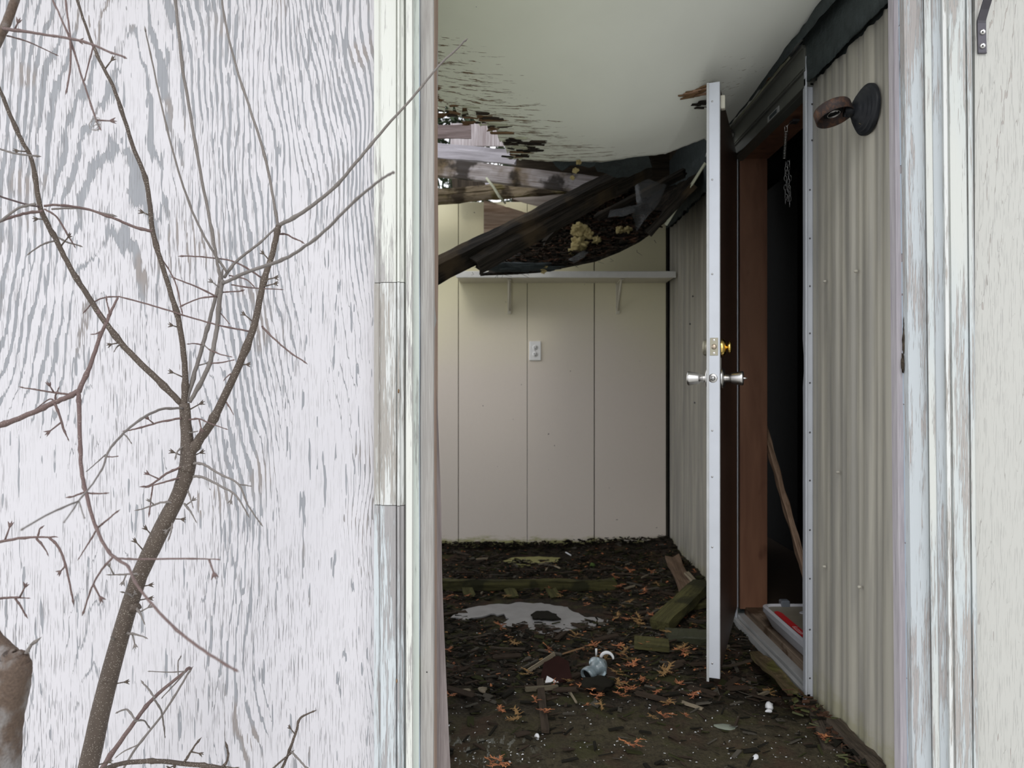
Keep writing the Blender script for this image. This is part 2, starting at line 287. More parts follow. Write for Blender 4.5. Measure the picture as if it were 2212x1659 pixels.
def plank(name, p0, p1, t, h, mat, parent=None, up=Vector((0, 0, 1)), seg=14, jit=0.004, ragged=0.0, seed=0, taper=0.0):
    """a board from p0 to p1, t thick sideways, h high, edges nibbled; local X runs along the grain"""
    m3, L = frame(p0, p1, up); r = random.Random(seed*31+len(name)); bm = bmesh.new(); rings = []
    sec = [(-.5, -.5), (-.5, -.17), (-.5, .17), (-.5, .5), (0, .5), (.5, .5), (.5, .17), (.5, -.17), (.5, -.5), (0, -.5)]
    for i in range(seg+1):
        u = i/seg; k = 1-taper*u; ring = []
        for j, (a, b) in enumerate(sec):
            q = mn.noise(Vector((u*L*9, j*2.3+seed, seed*1.1)))*jit*1.6
            x = u*L+(r.uniform(-ragged, ragged) if i in (0, seg) else 0)
            ring.append(bm.verts.new((x, a*t*k+q*(1 if a else 0)*.6, b*h*k+q+r.uniform(-jit, jit)*0.3)))
        rings.append(ring)
    n = len(sec)
    for i in range(seg):
        for j in range(n): bm.faces.new((rings[i][j], rings[i][(j+1) % n], rings[i+1][(j+1) % n], rings[i+1][j]))
    bm.faces.new(rings[0]); bm.faces.new(rings[-1][::-1])
    bmesh.ops.recalc_face_normals(bm, faces=bm.faces[:])
    me = bpy.data.meshes.new(name); bm.to_mesh(me); bm.free()
    loc = p0-(woff(parent) if parent is not None else Vector((0, 0, 0)))
    return link(name, me, mat, parent, loc, m3.to_quaternion())
def lathe(name, prof, c, axis, mat, parent=None, n=28, base=None, bm=None):
    """prof: list of (distance along axis, radius)"""
    a = Vector(axis).normalized(); u = a.orthogonal().normalized(); v = a.cross(u); vs = []; fs = []
    for d, r in prof:
        for k in range(n):
            th = 2*math.pi*k/n; vs.append(Vector(c)+a*d+(u*math.cos(th)+v*math.sin(th))*max(r, 1e-5))
    for i in range(len(prof)-1):
        for k in range(n): fs.append((i*n+k, i*n+(k+1) % n, (i+1)*n+(k+1) % n, (i+1)*n+k))
    o = mk(name, vs, fs, mat, parent, base, smooth=True)
    return o
def crom(pts, per=5):
    out = []
    for i in range(len(pts)-1):
        p0 = pts[max(i-1, 0)]; p1 = pts[i]; p2 = pts[i+1]; p3 = pts[min(i+2, len(pts)-1)]
        for k in range(per):
            t = k/per; out.append(tuple(0.5*((2*b)+(-a+c)*t+(2*a-5*b+4*c-d)*t*t+(-a+3*b-3*c+d)*t**3) for a, b, c, d in zip(p0, p1, p2, p3)))
    out.append(pts[-1]); return out
def tubegeo(pts, n=8, vs=None, fs=None):
    """pts: (x,y,z,r)"""
    vs = [] if vs is None else vs; fs = [] if fs is None else fs; b0 = len(vs); prev = None
    for i, p in enumerate(pts):
        c = Vector(p[:3]); q0 = Vector(pts[max(i-1, 0)][:3]); q1 = Vector(pts[min(i+1, len(pts)-1)][:3]); d = (q1-q0)
        d = d.normalized() if d.length > 1e-9 else Vector((0, 0, 1))
        u = d.orthogonal().normalized() if prev is None else (prev-d*prev.dot(d)).normalized(); prev = u; v = d.cross(u)
        for k in range(n):
            th = 2*math.pi*k/n; vs.append(c+(u*math.cos(th)+v*math.sin(th))*p[3])
        if i:
            a = b0+(i-1)*n
            for k in range(n): fs.append((a+k, a+(k+1) % n, a+n+(k+1) % n, a+n+k))
    fs.append(tuple(range(b0+n-1, b0-1, -1))); e = b0+(len(pts)-1)*n; fs.append(tuple(range(e, e+n))); return vs, fs
def tube(name, pts, mat, parent=None, n=8, base=None):
    vs, fs = tubegeo(pts, n); return mk(name, vs, fs, mat, parent, base, smooth=True)
def blob(name, c, s, mat, parent=None, seed=0, sub=3, amp=0.3, fr=1.6, base=None, rot=None):
    bm = bmesh.new(); bmesh.ops.create_icosphere(bm, subdivisions=sub, radius=1)
    for v in bm.verts:
        k = 1+amp*mn.fractal(v.co*fr+Vector((seed, seed*2, 1)), 1, 2, 3); q = Vector((v.co.x*s[0]*k, v.co.y*s[1]*k, v.co.z*s[2]*k))
        if rot: q.rotate(rot)
        v.co = Vector(c)+q
    return mkbm(name, bm, mat, parent, base, smooth=True)
def interp(tab, x):
    if x <= tab[0][0]: return tab[0][1]
    for (a, b), (c, d) in zip(tab, tab[1:]):
        if x <= c: return b+(d-b)*(x-a)/(c-a)
    return tab[-1][1]
def sstep(a, b, x):
    t = max(0, min(1, (x-a)/(b-a))); return t*t*(3-2*t)
# ---------------------------------------------------------------- ground outside and porch floor
struct(mk('ground', [(-30, -30, -.36), (30, -30, -.36), (30, 30, -.36), (-30, 30, -.36)], [(0, 1, 2, 3)], bounce_ground))
def floor_h(x, y):
    h = 0.012*mn.fractal(Vector((x*5, y*5, 0)), 1, 2, 4)+0.006*mn.noise(Vector((x*30, y*30, 3)))
    h += 0.035*sstep(4.25, 4.56, y)*(0.5+0.6*sstep(-.3, .6, x)) + 0.05*sstep(0.72, 0.94, x)*sstep(3.2, 3.9, y)
    h += 0.02*sstep(2.8, 3.4, y)*max(0, mn.noise(Vector((x*3, y*3, 8))))
    h -= 0.05*math.exp(-((x-.86)**2/0.02+(y-2.62)**2/0.06))
    e = math.exp(-(((x-.10)/.42)**2+((y-3.35)/.24)**2)**2); e2 = math.exp(-(((x-.17)/.27)**2+((y-4.37)/.10)**2)**2)
    return h*(1-max(e, e2))-0.004*max(e, e2)
NX, NY = 260, 280; X0, X1, Y0, Y1 = -1.9, 0.948, 1.9, 4.57
vs = [(X0+(X1-X0)*i/NX, Y0+(Y1-Y0)*j/NY, 0) for j in range(NY+1) for i in range(NX+1)]
vs = [(x, y, floor_h(x, y)) for x, y, _ in vs]
fs = [(j*(NX+1)+i, j*(NX+1)+i+1, (j+1)*(NX+1)+i+1, (j+1)*(NX+1)+i) for j in range(NY) for i in range(NX)]
struct(mk('floor', vs, fs, soilm, smooth=True))
struct(box('floor_foundation', -1.9, 0.94, 1.86, 4.62, -.36, -.09, darkslat))
# ---------------------------------------------------------------- back wall, panel by panel
bw = struct(box('wall_back', -2.3, 0.96, 4.585, 4.66, -.05, 2.09, groove))
for a, b in ((-2.26, -1.86), (-1.855, -1.45), (-1.445, -1.04), (-1.035, -0.735), (-.731, GX(989.5, 4.56)), (GX(991, 4.56), GX(1138.5, 4.56)), (GX(1139.6, 4.56), GX(1283, 4.56)), (GX(1285, 4.56), GX(1438.5, 4.56))):
    tp = GZ(436, 4.56) + R.uniform(-.004, .004)
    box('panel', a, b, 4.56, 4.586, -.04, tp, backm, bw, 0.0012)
# shelf
sh = empty('wall_shelf', (0.3, 4.44, 1.62), 'long narrow cream painted shelf across the back wall', 'shelf')
zt = GZ(586, 4.318); zb = GZ(600, 4.318)
box('shelf_board', GX(987, 4.318), 0.925, 4.322, 4.56, zb+.002, zt-.004, shelfm, sh, 0.002)
tag(box('front_edge', GX(985, 4.318), 0.932, 4.312, 4.322, zb, zt, shelfw, sh, 0.002), 'white front lip')
for px in (1100, 1337):
    X = GX(px, 4.5); b = bmesh.new()
    boxbm(X-.011, X+.011, 4.552, 4.560, 1.42, zb, 0.001, b); boxbm(X-.011, X+.011, 4.36, 4.56, zb-.006, zb, 0.001, b)
    o = mkbm('bracket', b, shelfm, sh); tube('brace', [(X, 4.40, zb-.004, .006), (X, 4.47, 1.54, .007), (X, 4.553, 1.44, .006)], shelfm, o, 6)
# outlet
c = P(1156, 758, 4.556); ot = empty('wall_outlet', c+Vector((0, 0, 0)), 'white electrical outlet plate on the cream back wall', 'outlet')
box('cover_plate', c.x-.035, c.x+.035, 4.549, 4.56, c.z-.058, c.z+.058, whitep, ot, 0.003)
for dz in (.020, -.020):
    o = lathe('receptacle', [(0, .0001), (0, .0155), (-.004, .0165)], (c.x, 4.546, c.z+dz), (0, -1, 0), whitep, ot, 20)
    b = bmesh.new()
    for dx, hh in ((-.0062, .009), (.0062, .0075)): boxbm(c.x+dx-.0012, c.x+dx+.0012, 4.543, 4.5455, c.z+dz+.001-hh/2+.002, c.z+dz+.001+hh/2+.002, 0, b)
    boxbm(c.x-.0022, c.x+.0022, 4.543, 4.5455, c.z+dz-.0095, c.z+dz-.005, 0, b); mkbm('slot', b, blackm, o)
lathe('screw', [(0, .0001), (0, .003), (-.002, .003)], (c.x, 4.547, c.z), (0, -1, 0), screwm, ot, 10)
# ---------------------------------------------------------------- right wall: core, siding, flashing
XW = 0.94
YN, YH = 2.405, 3.20                                    # near and hinge jamb of the doorway
b = bmesh.new()
boxbm(XW+.014, XW+.12, 1.83, YN-.01, -.3, 2.35, 0, b); boxbm(XW+.014, XW+.12, YH+.01, 4.66, -.3, 2.35, 0, b)
boxbm(XW+.014, XW+.12, YN-.01, YH+.01, 2.02, 2.35, 0, b); boxbm(XW+.014, XW+.12, YN-.01, YH+.01, -.3, -.005, 0, b)
wr = struct(mkbm('wall_right', b, tar))
PER = 0.1045
def rib(y):
    u = (y/PER) % 1.0; d = 0.0
    d += 0.0050*(sstep(0.0, 0.22, u)-sstep(0.40, 0.62, u)) + 0.0010*math.exp(-((u-.31)/.07)**2) + 0.0016*math.exp(-((u-.80)/.07)**2)
    return d
def sidepanel(y0, y1, zlo, zhi, ragtop=0.0, off=0):
    n = max(8, int((y1-y0)/0.0035)); zs = [zlo, 0.6, 1.2, 1.7, zhi]; vs = []; fs = []
    for i in range(n+1):
        y = y0+(y1-y0)*i/n; x = XW+.008-rib(y+off)
        for k, z in enumerate(zs):
            zz = z+(ragtop*mn.noise(Vector((y*16, 1, 0)))+ragtop*.5*mn.noise(Vector((y*60, 4, 0))) if k == 4 else 0)
            if k == 0: zz += 0.01*mn.noise(Vector((y*20, 3, 0)))
            vs.append((x, y, zz))
        for k, z in enumerate(zs): vs.append((x+.0015, y, vs[-5][2] if k else zlo))
    w_ = 10
    for i in range(n):
        for k in range(4):
            a = i*w_+k; fs += [(a, a+1, a+w_+1, a+w_), (a+5, a+5+w_, a+6+w_, a+6)]
        a = i*w_; fs.append((a+4, a+9, a+9+w_, a+4+w_))
    fs += [(0, 5, 6, 1), (1, 6, 7, 2), (2, 7, 8, 3), (3, 8, 9, 4)]
    e = n*w_; fs += [(e, e+1, e+6, e+5), (e+1, e+2, e+7, e+6), (e+2, e+3, e+8, e+7), (e+3, e+4, e+9, e+8)]
    return mk('siding_panel', vs, fs, siding, wr, smooth=True)
sp1 = sidepanel(1.80, YN-.012, -.05, 1.945, 0.010)
sp2 = sidepanel(4.19, 4.56, -.03, 1.93, 0.02); sp3 = sidepanel(3.80, 4.1885, -.03, 1.93, 0.02); sidepanel(YH+.03, 3.7985, -.03, 1.93, 0.02)
for px, py in ((1781, 608), (1848, 586), (1780, 1224), (1856, 1268), (1936, 552), (1947, 1318), (1809, 1020)):
    Y = (XW-.002)*F/(px-CX); c = P(px, py, Y); lathe('screw', [(-.004, .0045), (.002, .0045), (.004, .002), (.0045, .0001)], c, (-1, 0, 0), siding, sp1, 10)
for px, py in ((1490, 700), (1500, 870), (1496, 640)):
    Y = (XW-.002)*F/(px-CX); c = P(px, py, Y); lathe('screw', [(-.004, .0045), (.002, .0045), (.003, .0001)], c, (-1, 0, 0), darkscrew, sp3, 8)
# black corner bead between back wall and siding
struct(box('trim_corner', XW-.004, XW+.006, 4.553, 4.562, -.02, 1.95, blackm))
# dark felt flashing along the top of the wall, torn lower edge
def flashing(name, y0, y1, zlo, zhi, amp, seed):
    n = 120; vs = []; fs = []
    for i in range(n+1):
        y = y0+(y1-y0)*i/n
        lo = zlo+amp*mn.fractal(Vector((y*7, seed, 0)), 1, 2, 4)+amp*.35*mn.noise(Vector((y*70, seed, 2)))
        for k in range(7):
            z = lo+(zhi-lo)*k/6; vs.append((XW-.012-.010*mn.noise(Vector((y*11, z*14, seed)))-0.004*k/6, y, z))
        for k in range(7): vs.append((XW-.006, y, vs[-7][2]))
    for i in range(n):
        for k in range(6):
            a = i*14+k; fs += [(a, a+14, a+15, a+1), (a+7, a+8, a+22, a+21)]
        a = i*14; fs.append((a, a+7, a+21, a+14))
    return mk(name, vs, fs, tar, wr, smooth=True)
flashing('felt_flashing', 1.79, YN+.0, 1.948, 2.13, 0.010, 1)
flashing('felt_flashing', YH+.05, 4.57, 1.93, 2.13, 0.03, 5)
# curled felt roll under the ceiling above the doorway
n = 90; vs = []; fs = []
for i in range(n+1):
    y = 1.79+(YH+.1-1.79)*i/n
    for k in range(7):
        th = -0.5+k*0.42; rr = .045+.008*mn.noise(Vector((y*12, k, 2)))
        vs.append((XW-.035-rr*math.sin(th)*.9+.02, y, 2.075+rr*math.cos(th)-.012*mn.noise(Vector((y*18, k*.5, 5)))))
for i in range(n):
    for k in range(6): a = i*7+k; fs.append((a, a+1, a+8, a+7))
mk('felt_strip', vs, fs, tar, wr, smooth=True)
# ---------------------------------------------------------------- ceiling: sagging painted ply
sagX = [(-1.9, .02), (-1, .05), (-.45, .12), (-.28, .155), (-.1, .195), (.16, .212), (.37, .206), (.63, .172), (.79, .11), (.90, .05), (.94, .03)]
def ceil_z(x, y): return 2.12-sstep(1.95, 2.92, y)*interp(sagX, x)+0.004*mn.noise(Vector((x*4, y*4, 0)))
edgeY = [(-1.9, 2.5), (-.5, 2.6), (-.30, 2.66), (-.24, 2.70), (-.15, 2.70), (-.11, 2.74), (-.055, 2.80), (-.03, 2.96), (0.0, 3.07), (.05, 3.10), (.37, 3.12), (.63, 3.12), (.79, 3.12), (.86, 3.3), (.94, 3.7)]
def eY(x):
    e = interp(edgeY, x)
    k = 1.0 if x < .04 else .08
    return e+k*(0.045*mn.noise(Vector((x*16, 2, 0)))+0.03*math.copysign(1, mn.noise(Vector((x*45, 7, 0)))))
NX, NY = 420, 46; XA, XB = -1.9, .932; vs = []; fs = []
for i in range(NX+1):
    x = XA+(XB-XA)*i/NX; e = eY(x)
    for j in range(NY+1):
        y = 1.79+(e-1.79)*j/NY; vs.append((x, y, ceil_z(x, y)))
m_ = len(vs); vs += [(x, y, z+.007) for x, y, z in vs]
for i in range(NX):
    for j in range(NY):
        a = i*(NY+1)+j; fs += [(a, a+1, a+NY+2, a+NY+1), (m_+a, m_+a+NY+1, m_+a+NY+2, m_+a+1)]
    a = i*(NY+1)+NY; fs.append((a, m_+a, m_+a+NY+1, a+NY+1))
cl = struct(mk('ceiling', vs, fs, ceil_m, smooth=True))
def ceil_at(px, py):
    Y = 1.9
    while Y < 3.3 and CY-(ceil_z(GX(px, Y), Y)-H)/Y*F < py: Y += .004
    p = P(px, py, Y); return p
# splinters along the torn end of the ceiling
for i in range(46):
    x = R.uniform(-.30, .02); L = R.uniform(.03, .11); y = interp(edgeY, x)+R.uniform(-.05, .03); z = ceil_z(x, y)-R.uniform(-.004, .006)
    plank('splinter', Vector((x, y, z)), Vector((x+L, y+R.uniform(-.01, .012), z+R.uniform(-.006, .006))), R.uniform(.006, .02), .004, [paleedge, brownsplit, brownsplit, darkslat][i % 4], cl, seg=4, jit=.001, ragged=.006, seed=i)
for i in range(44):
    c = ceil_at(R.uniform(1082, 1150), R.uniform(298, 342))+Vector((0, R.uniform(-.01, .01), R.uniform(-.006, .002))); plank('splinter', c, c+Vector((R.uniform(.02, .06), R.uniform(-.01, .01), R.uniform(-.004, .004))), R.uniform(.006, .018), .004, [blackrot, darkslat, paleedge, blackrot][i % 4], cl, seg=3, jit=.002, ragged=.008, seed=i)  # dark plates paint in the dark gaps of the torn edge; pale ones splinters
tornp = plain('pinkish_torn_core', (.32, .20, .13), .9)
for i in range(9):
    c = ceil_at(R.uniform(1495, 1528), R.uniform(214, 236))+Vector((0, 0, -.002)); plank('splinter', c, c+Vector((R.uniform(.015, .035), 0, 0)), .012, .003, blackrot, cl, seg=3, jit=.002, ragged=.006, seed=i)
for i in range(26):                                     # split by the top of the door
    px = R.uniform(1468, 1515); py = 208-(px-1468)*.35+R.uniform(-6, 6); c = ceil_at(px, py)+Vector((0, 0, -.003))
    plank('splinter', c, c+Vector((R.uniform(.03, .06), R.uniform(-.035, -.005), .002)), .009, .003, [brownsplit, brownsplit, tornp][i % 3], cl, seg=3, jit=.001, ragged=.006, seed=i)
for (a, b_, yy) in ((935, 975, 185), (935, 1010, 203), (938, 975, 245), (1000, 1030, 262)):   # peeled-back strips of brown core
    for k in range(3):
        c = ceil_at(a, yy+k*3)+Vector((0, 0, -.003)); Y = c.y; plank('torn_strip', c, c+Vector(((b_-a-k*8)/F*Y, -.004, 0)), .012, .003, brownsplit, cl, seg=5, jit=.0015, ragged=.008, seed=int(a)+k)
# roof above: boards over the right part; the rest fallen in, left open to let skylight inside
rf = struct(box('roof', 0.02, 1.3, 1.7, 4.9, 2.46, 2.50, darkslat))
struct(box('roof_front', -3.4, 1.3, 1.35, 2.75, 2.42, 2.47, darkslat))
for i, y in enumerate((2.0, 2.5)): box('rafter', -3.4, 1.2, y, y+.04, 2.28, 2.42, darkslat, rf)
struct(box('wall_attic', 0.0, 1.3, 4.60, 4.66, 2.0, 2.5, darkslat)); struct(box('wall_attic_side', .955, 1.0, 1.84, 4.66, 2.3, 2.5, darkslat))
# rafters and boards in the hole over the back wall (each came down separately)
def fallen(name, a, b_, Ya, Yb, hpx, t, mat, label, cat='timber', ext=0.0, **k):
    p0 = P(*a, Ya); p1 = P(*b_, Yb); o = plank(name, p0, p1, t, hpx/F*(Ya+Yb)/2, mat, **k); tag(o, label, cat); return o
fallen('weathered_board', (850, 318), (1112, 340), 3.62, 3.62, 31, .02, whitewood, 'silvery white weathered board highest in the ceiling hole', seed=1, ragged=.01, seg=26, jit=.003)
fallen('rafter', (840, 350), (1290, 402), 4.05, 4.0, 37, .04, greywood, 'grey weathered rafter crossing below the torn ceiling', seed=2, seg=30, jit=.004)
fallen('rafter', (840, 438), (1250, 398), 4.34, 4.30, 27, .05, mossbeam, 'mossy brown rotten rafter just above the back wall', seed=3, seg=30, jit=.007)
fallen('broken_rafter', (840, 425), (1090, 402), 4.26, 4.24, 13, .02, mossbeam, 'frayed upper half of a split mossy rafter', seed=9, seg=20, jit=.006, ragged=.03)
fallen('roof_board', (850, 286), (1018, 284), 3.45, 3.45, 30, .015, wood('brown_grey_lath', (.16, .12, .11), (.34, .28, .28), 0), 'brown grey board in the upper left of the hole', seed=4, seg=12)
o = mkbm('roof_sheathing', boxbm(-.30, -.03, 3.70, 3.712, 2.16, 2.27, 0), wood('shaggy_pale_ply', (.36, .30, .30), (.80, .76, .78), 2, bump=.006)); tag(o, 'torn pale vertical grained sheathing above the white board', 'sheathing')
o = plank('roof_slab', P(1012, 372, 4.45), P(1016, 424, 4.42), .03, .20, darkslat, up=Vector((1, 0, 0)), seg=6, ragged=.006, seed=6); tag(o, 'dark vertical slab between the two rafters', 'board')
o = plank('roof_slab', P(1054, 376, 4.44), P(1062, 422, 4.41), .02, .045, whitewood, up=Vector((1, 0, 0)), seg=6, ragged=.01, seed=7); tag(o, 'narrow pale slat beside the dark slab', 'board')
# square of frayed ply hanging before the wall, wedge above it
Ym = 4.45; n = 40; vs = []; fs = []
for i in range(n+1):
    px = 1045+(1260-1045)*i/n; top = 432+(px-1045)*.30+1.5*mn.noise(Vector((px*.2, 0, 0)))
    for k, py in enumerate((top, 512)): vs += [P(px, py, Ym), P(px, py, Ym)+Vector((0, .014, 0))]
for i in range(n):
    a = i*4; fs += [(a, a+4, a+6, a+2), (a+1, a+3, a+7, a+5), (a, a+1, a+5, a+4), (a+2, a+6, a+7, a+3)]
fs += [(0, 2, 3, 1), (n*4, n*4+1, n*4+3, n*4+2)]
o = mk('plywood_sheet', vs, fs, plybrown, base=P(1150, 512, Ym)); tag(o, 'brown frayed square of plywood hanging against the back wall', 'plywood')
vs = [P(1082, 419, 4.40), P(1150, 408, 4.40), P(1228, 404, 4.40), P(1240, 446, 4.40), P(1190, 452, 4.40), P(1130, 437, 4.40)]; vs += [v+Vector((0, .012, 0)) for v in vs]
o = mk('plywood_wedge', vs, [(0, 1, 2, 3, 4, 5)[::-1], (6, 7, 8, 9, 10, 11)]+[(i, (i+1) % 6, (i+1) % 6+6, i+6) for i in range(6)], wood('pale_ply_face', (.40, .32, .27), (.78, .72, .66), 0), base=P(1150, 452, 4.40)); tag(o, 'pale wedge of split plywood under the mossy rafter', 'plywood')
o = tube('splinter', [(*P(x, y, 4.0), r) for x, y, r in ((1050, 384, .006), (1066, 404, .008), (1078, 424, .008), (1092, 440, .005))], paleedge, None, 5, base=P(1092, 440, 4.0)); tag(o, 'long pale splinter dangling across the rafters', 'splinter')
o = tube('splinter', [(*P(x, y, 2.98), r) for x, y, r in ((1118, 297, .002), (1124, 306, .004), (1129, 316, .002))], paleedge, None, 5, base=P(1129, 316, 2.98)); tag(o, 'tiny pale splinter dangling from the torn ceiling edge', 'splinter')
# ---------------------------------------------------------------- fallen rear ceiling sheet with its load of debris
edge = [(1040, 591, 3.66), (1049, 590, 3.66), (1110, 588, 3.66), (1165, 584, 3.66), (1228, 572, 3.66), (1287, 560, 3.66), (1340, 539, 3.66), (1381, 518, 3.66), (1416, 493, 3.66), (1444, 469, 3.66), (1479, 413, 3.66), (1503, 385, 3.66), (1521, 361, 3.66)]
E = [P(*e) for e in edge]; tabz = [(e.x, e.z) for e in E]
def sheet_z(x, y):
    z0 = interp(tabz, x); v = max(0.0, (y-3.66)/.84)
    return z0+(2.16-z0)*v**1.25+0.022*v*mn.fractal(Vector((x*7, y*7, 3)), 1, 2, 4)
NXs, NYs = 150, 60; xa, xb = E[0].x, .93; vs = []; fs = []
for i in range(NXs+1):
    for j in range(NYs+1):
        xl = xa+.54*j/NYs; x = xl+(xb-xl)*i/NXs
        y = 3.66+.84*j/NYs+(0.006*mn.noise(Vector((x*40, 1, 1))) if j == 0 else 0)
        xx = x+(0.02*mn.noise(Vector((3, y*25, 1)))) if i == 0 else x
        vs.append((xx, y, sheet_z(x, y)))
m_ = len(vs); vs += [(x, y, z-.012) for x, y, z in vs]
for i in range(NXs):
    for j in range(NYs):
        a = i*(NYs+1)+j; fs += [(a, a+NYs+1, a+NYs+2, a+1), (m_+a, m_+a+1, m_+a+NYs+2, m_+a+NYs+1)]
    a = i*(NYs+1); fs.append((a, m_+a, m_+a+NYs+1, a+NYs+1))
for j in range(NYs): fs.append((j, j+1, m_+j+1, m_+j))
hs = mk('ceiling_sheet', vs, fs, sheetm, smooth=True, base=(xa, 3.66, E[0].z)); tag(hs, 'black rotted ceiling sheet sagging down from the right wall', 'ceiling panel')
plank('edge_strip', P(1438, 486, 3.63), P(1524, 352, 3.5), .006, .012, paleedge, hs, seg=10, jit=.002, seed=3)
plank('edge_strip', P(1400, 505, 3.6), P(1500, 400, 3.55), .02, .035, blackrot, hs, seg=12, jit=.005, seed=4)
o = blob('rotten_felt', P(1120, 577, 3.62), (.17, .04, .020), tar, hs, 3, 4, .5, 2.5)
for i in range(26):
    t = R.random(); q = E[1+int(t*8)]; c = q+Vector((R.uniform(-.08, .08), -.008, R.uniform(-.005, .012)))
    tube('rootlet', [(c.x, c.y, c.z, .0012), (c.x+R.uniform(-.02, .02), c.y-.01, c.z-.012, .001), (c.x+R.uniform(-.04, .04), c.y, c.z-R.uniform(.01, .03), .0006)], darkslat, hs, 4)
# loose rot and bark lying in the sheet: nobody could count it
def chips(name, n, place, size, mats, seed, label, cat, flat=.25, asp=3.0):
    r = random.Random(seed); vs = []; fs = []; mi = []
    for _ in range(n):
        c = place(r)
        if c is None: continue
        L = r.uniform(*size); wv_ = L/r.uniform(1.5, asp*1.6); t = L*flat*r.uniform(.2, .6)
        rot = Matrix.Rotation(r.gauss(0, .75), 3, 'Z')@Matrix.Rotation(r.uniform(-.5, .5), 3, 'X')@Matrix.Rotation(r.uniform(-.35, .35), 3, 'Y')
        b0 = len(vs); k = r.uniform(.3, .9)
        for (a, b_, cc) in ((-1, -1, -1), (1, -k, -1), (k, 1, -1), (-1, k, -1), (-1, -1, 1), (1, -k, 1), (k, 1, 1), (-1, k, 1)):
            vs.append(Vector(c)+rot@Vector((a*L/2, b_*wv_/2, cc*t/2)))
        q = r.randrange(len(mats))
        for f in ((0, 3, 2, 1), (4, 5, 6, 7), (0, 1, 5, 4), (1, 2, 6, 5), (2, 3, 7, 6), (3, 0, 4, 7)): fs.append(tuple(b0+i for i in f)); mi.append(q)
    o = mk(name, vs, fs, mats, base=vs[0], mi=mi); tag(o, label, cat); o['kind'] = 'stuff'; return o
barkc = [plain('humus_black', (.012, .011, .008), .95), plain('humus_brown', (.034, .025, .018), .95), plain('humus_red', (.06, .032, .02), .95), plain('humus_grey', (.06, .054, .043), .95)]
def onsheet(r):
    y = 3.66+.80*r.random()**1.1; x = r.uniform(-.10+.64*(y-3.66), .74); return (x, y, sheet_z(x, y)+.004+.025*r.random()**2)
chips('rotted_debris', 3200, onsheet, (.008, .055), [barkc[0], barkc[0], barkc[1], barkc[1], barkc[2]], 3, 'dark rotted leaves and bark lying in the sagging ceiling sheet', 'debris', .3, 5)
def foamy(name, c, parts, label):
    e = empty(name, c, label, 'insulation')
    for i, (dx, dz, s) in enumerate(parts): blob('foam_clump', c+Vector((dx, R.uniform(-.01, .01), dz)), (s*.8, s*.7, s*.7), foam, e, i*3+1, 4, .6, 1.6)
foamy('insulation', P(1250, 518, 3.80), [(0, -.02, .05), (.0, .05, .045), (.045, .03, .035), (.09, .0, .026), (-.03, -.06, .03)], 'large tuft of yellow insulation in the sagging sheet')
foamy('insulation', P(1347, 497, 3.84), [(-.02, 0, .025), (.02, 0, .024)], 'small tuft of yellow insulation right of the large one')
foamy('insulation', P(1243, 368, 3.06), [(.012, .03, .013), (.0, .0, .014), (-.012, -.03, .011)], 'yellow insulation tuft poking out below the ceiling edge')
foamy('insulation', P(1174, 577, 3.62), [(0, 0, .020), (.0, -.02, .014)], 'brownish insulation tuft hanging at the sheet bottom edge')
def filmpiece(name, pts, label, seed, mat=film, cat='plastic film'):
    c = sum((P(*p) for p in pts), Vector())/len(pts); n = len(pts); vs = [c]+[P(*p) for p in pts]; bm = bmesh.new()
    V = [bm.verts.new(v) for v in vs]
    for i in range(n): bm.faces.new((V[0], V[1+i], V[1+(i+1) % n]))
    bmesh.ops.subdivide_edges(bm, edges=bm.edges[:], cuts=4, use_grid_fill=True)
    for v in bm.verts: v.co += Vector((0, 0.018*mn.noise(v.co*22+Vector((seed, 0, 0))), 0.009*mn.noise(v.co*40+Vector((seed, 4, 0)))))
    o = mkbm(name, bm, mat, None, c, True); tag(o, label, cat); return o
filmpiece('plastic_film', [(1368, 376, 3.75), (1440, 398, 3.7), (1424, 440, 3.66), (1398, 468, 3.62), (1376, 500, 3.60), (1365, 462, 3.66), (1312, 472, 3.75), (1318, 455, 3.8), (1388, 440, 3.75)], 'grey torn plastic film hanging over the debris', 2)
filmpiece('plastic_film', [(1188, 343, 3.10), (1290, 343, 3.1), (1284, 362, 3.12), (1222, 356, 3.12), (1216, 368, 3.12), (1200, 362, 3.12)], 'dark film scrap under the lowest ceiling edge', 4, tar)
filmpiece('plastic_film', [(1280, 344, 3.1), (1400, 332, 3.1), (1410, 362, 3.2), (1345, 384, 3.24), (1290, 372, 3.2)], 'wide dark felt flap under the ceiling edge', 6, tar, 'felt')
filmpiece('plastic_film', [(1228, 561, 3.58), (1262, 540, 3.6), (1272, 544, 3.6), (1262, 556, 3.58), (1240, 568, 3.56)], 'pale blue-grey film strip near the sheet edge', 8)
# two fallen joists leaning across the hole
def joist(name, a, b_, Ya, Yb, hpx, t, label, seed, upv=Vector((0, -.9, 1))):
    o = plank(name, P(*a, Ya), P(*b_, Yb), t, hpx/F*(Ya+Yb)/2, blackrot, up=upv, seg=50, jit=.0032, ragged=.02, seed=seed); tag(o, label, 'timber'); return o
joist('fallen_joist', (840, 636), (1405, 356), 3.30, 3.62, 46, .060, 'black rotten joist slanting from lower left to the ceiling', 5)
joist('fallen_joist', (1030, 572), (1350, 392), 3.36, 3.60, 34, .05, 'second dark joist lying just under the long slanting one', 8)
joist('roof_batten', (1178, 522), (1290, 395), 3.75, 3.9, 12, .02, 'thin dark batten rising behind the second joist', 11)
joist('roof_batten', (1290, 470), (1480, 372), 4.0, 3.8, 16, .03, 'brown batten at the back of the sagging sheet', 13)
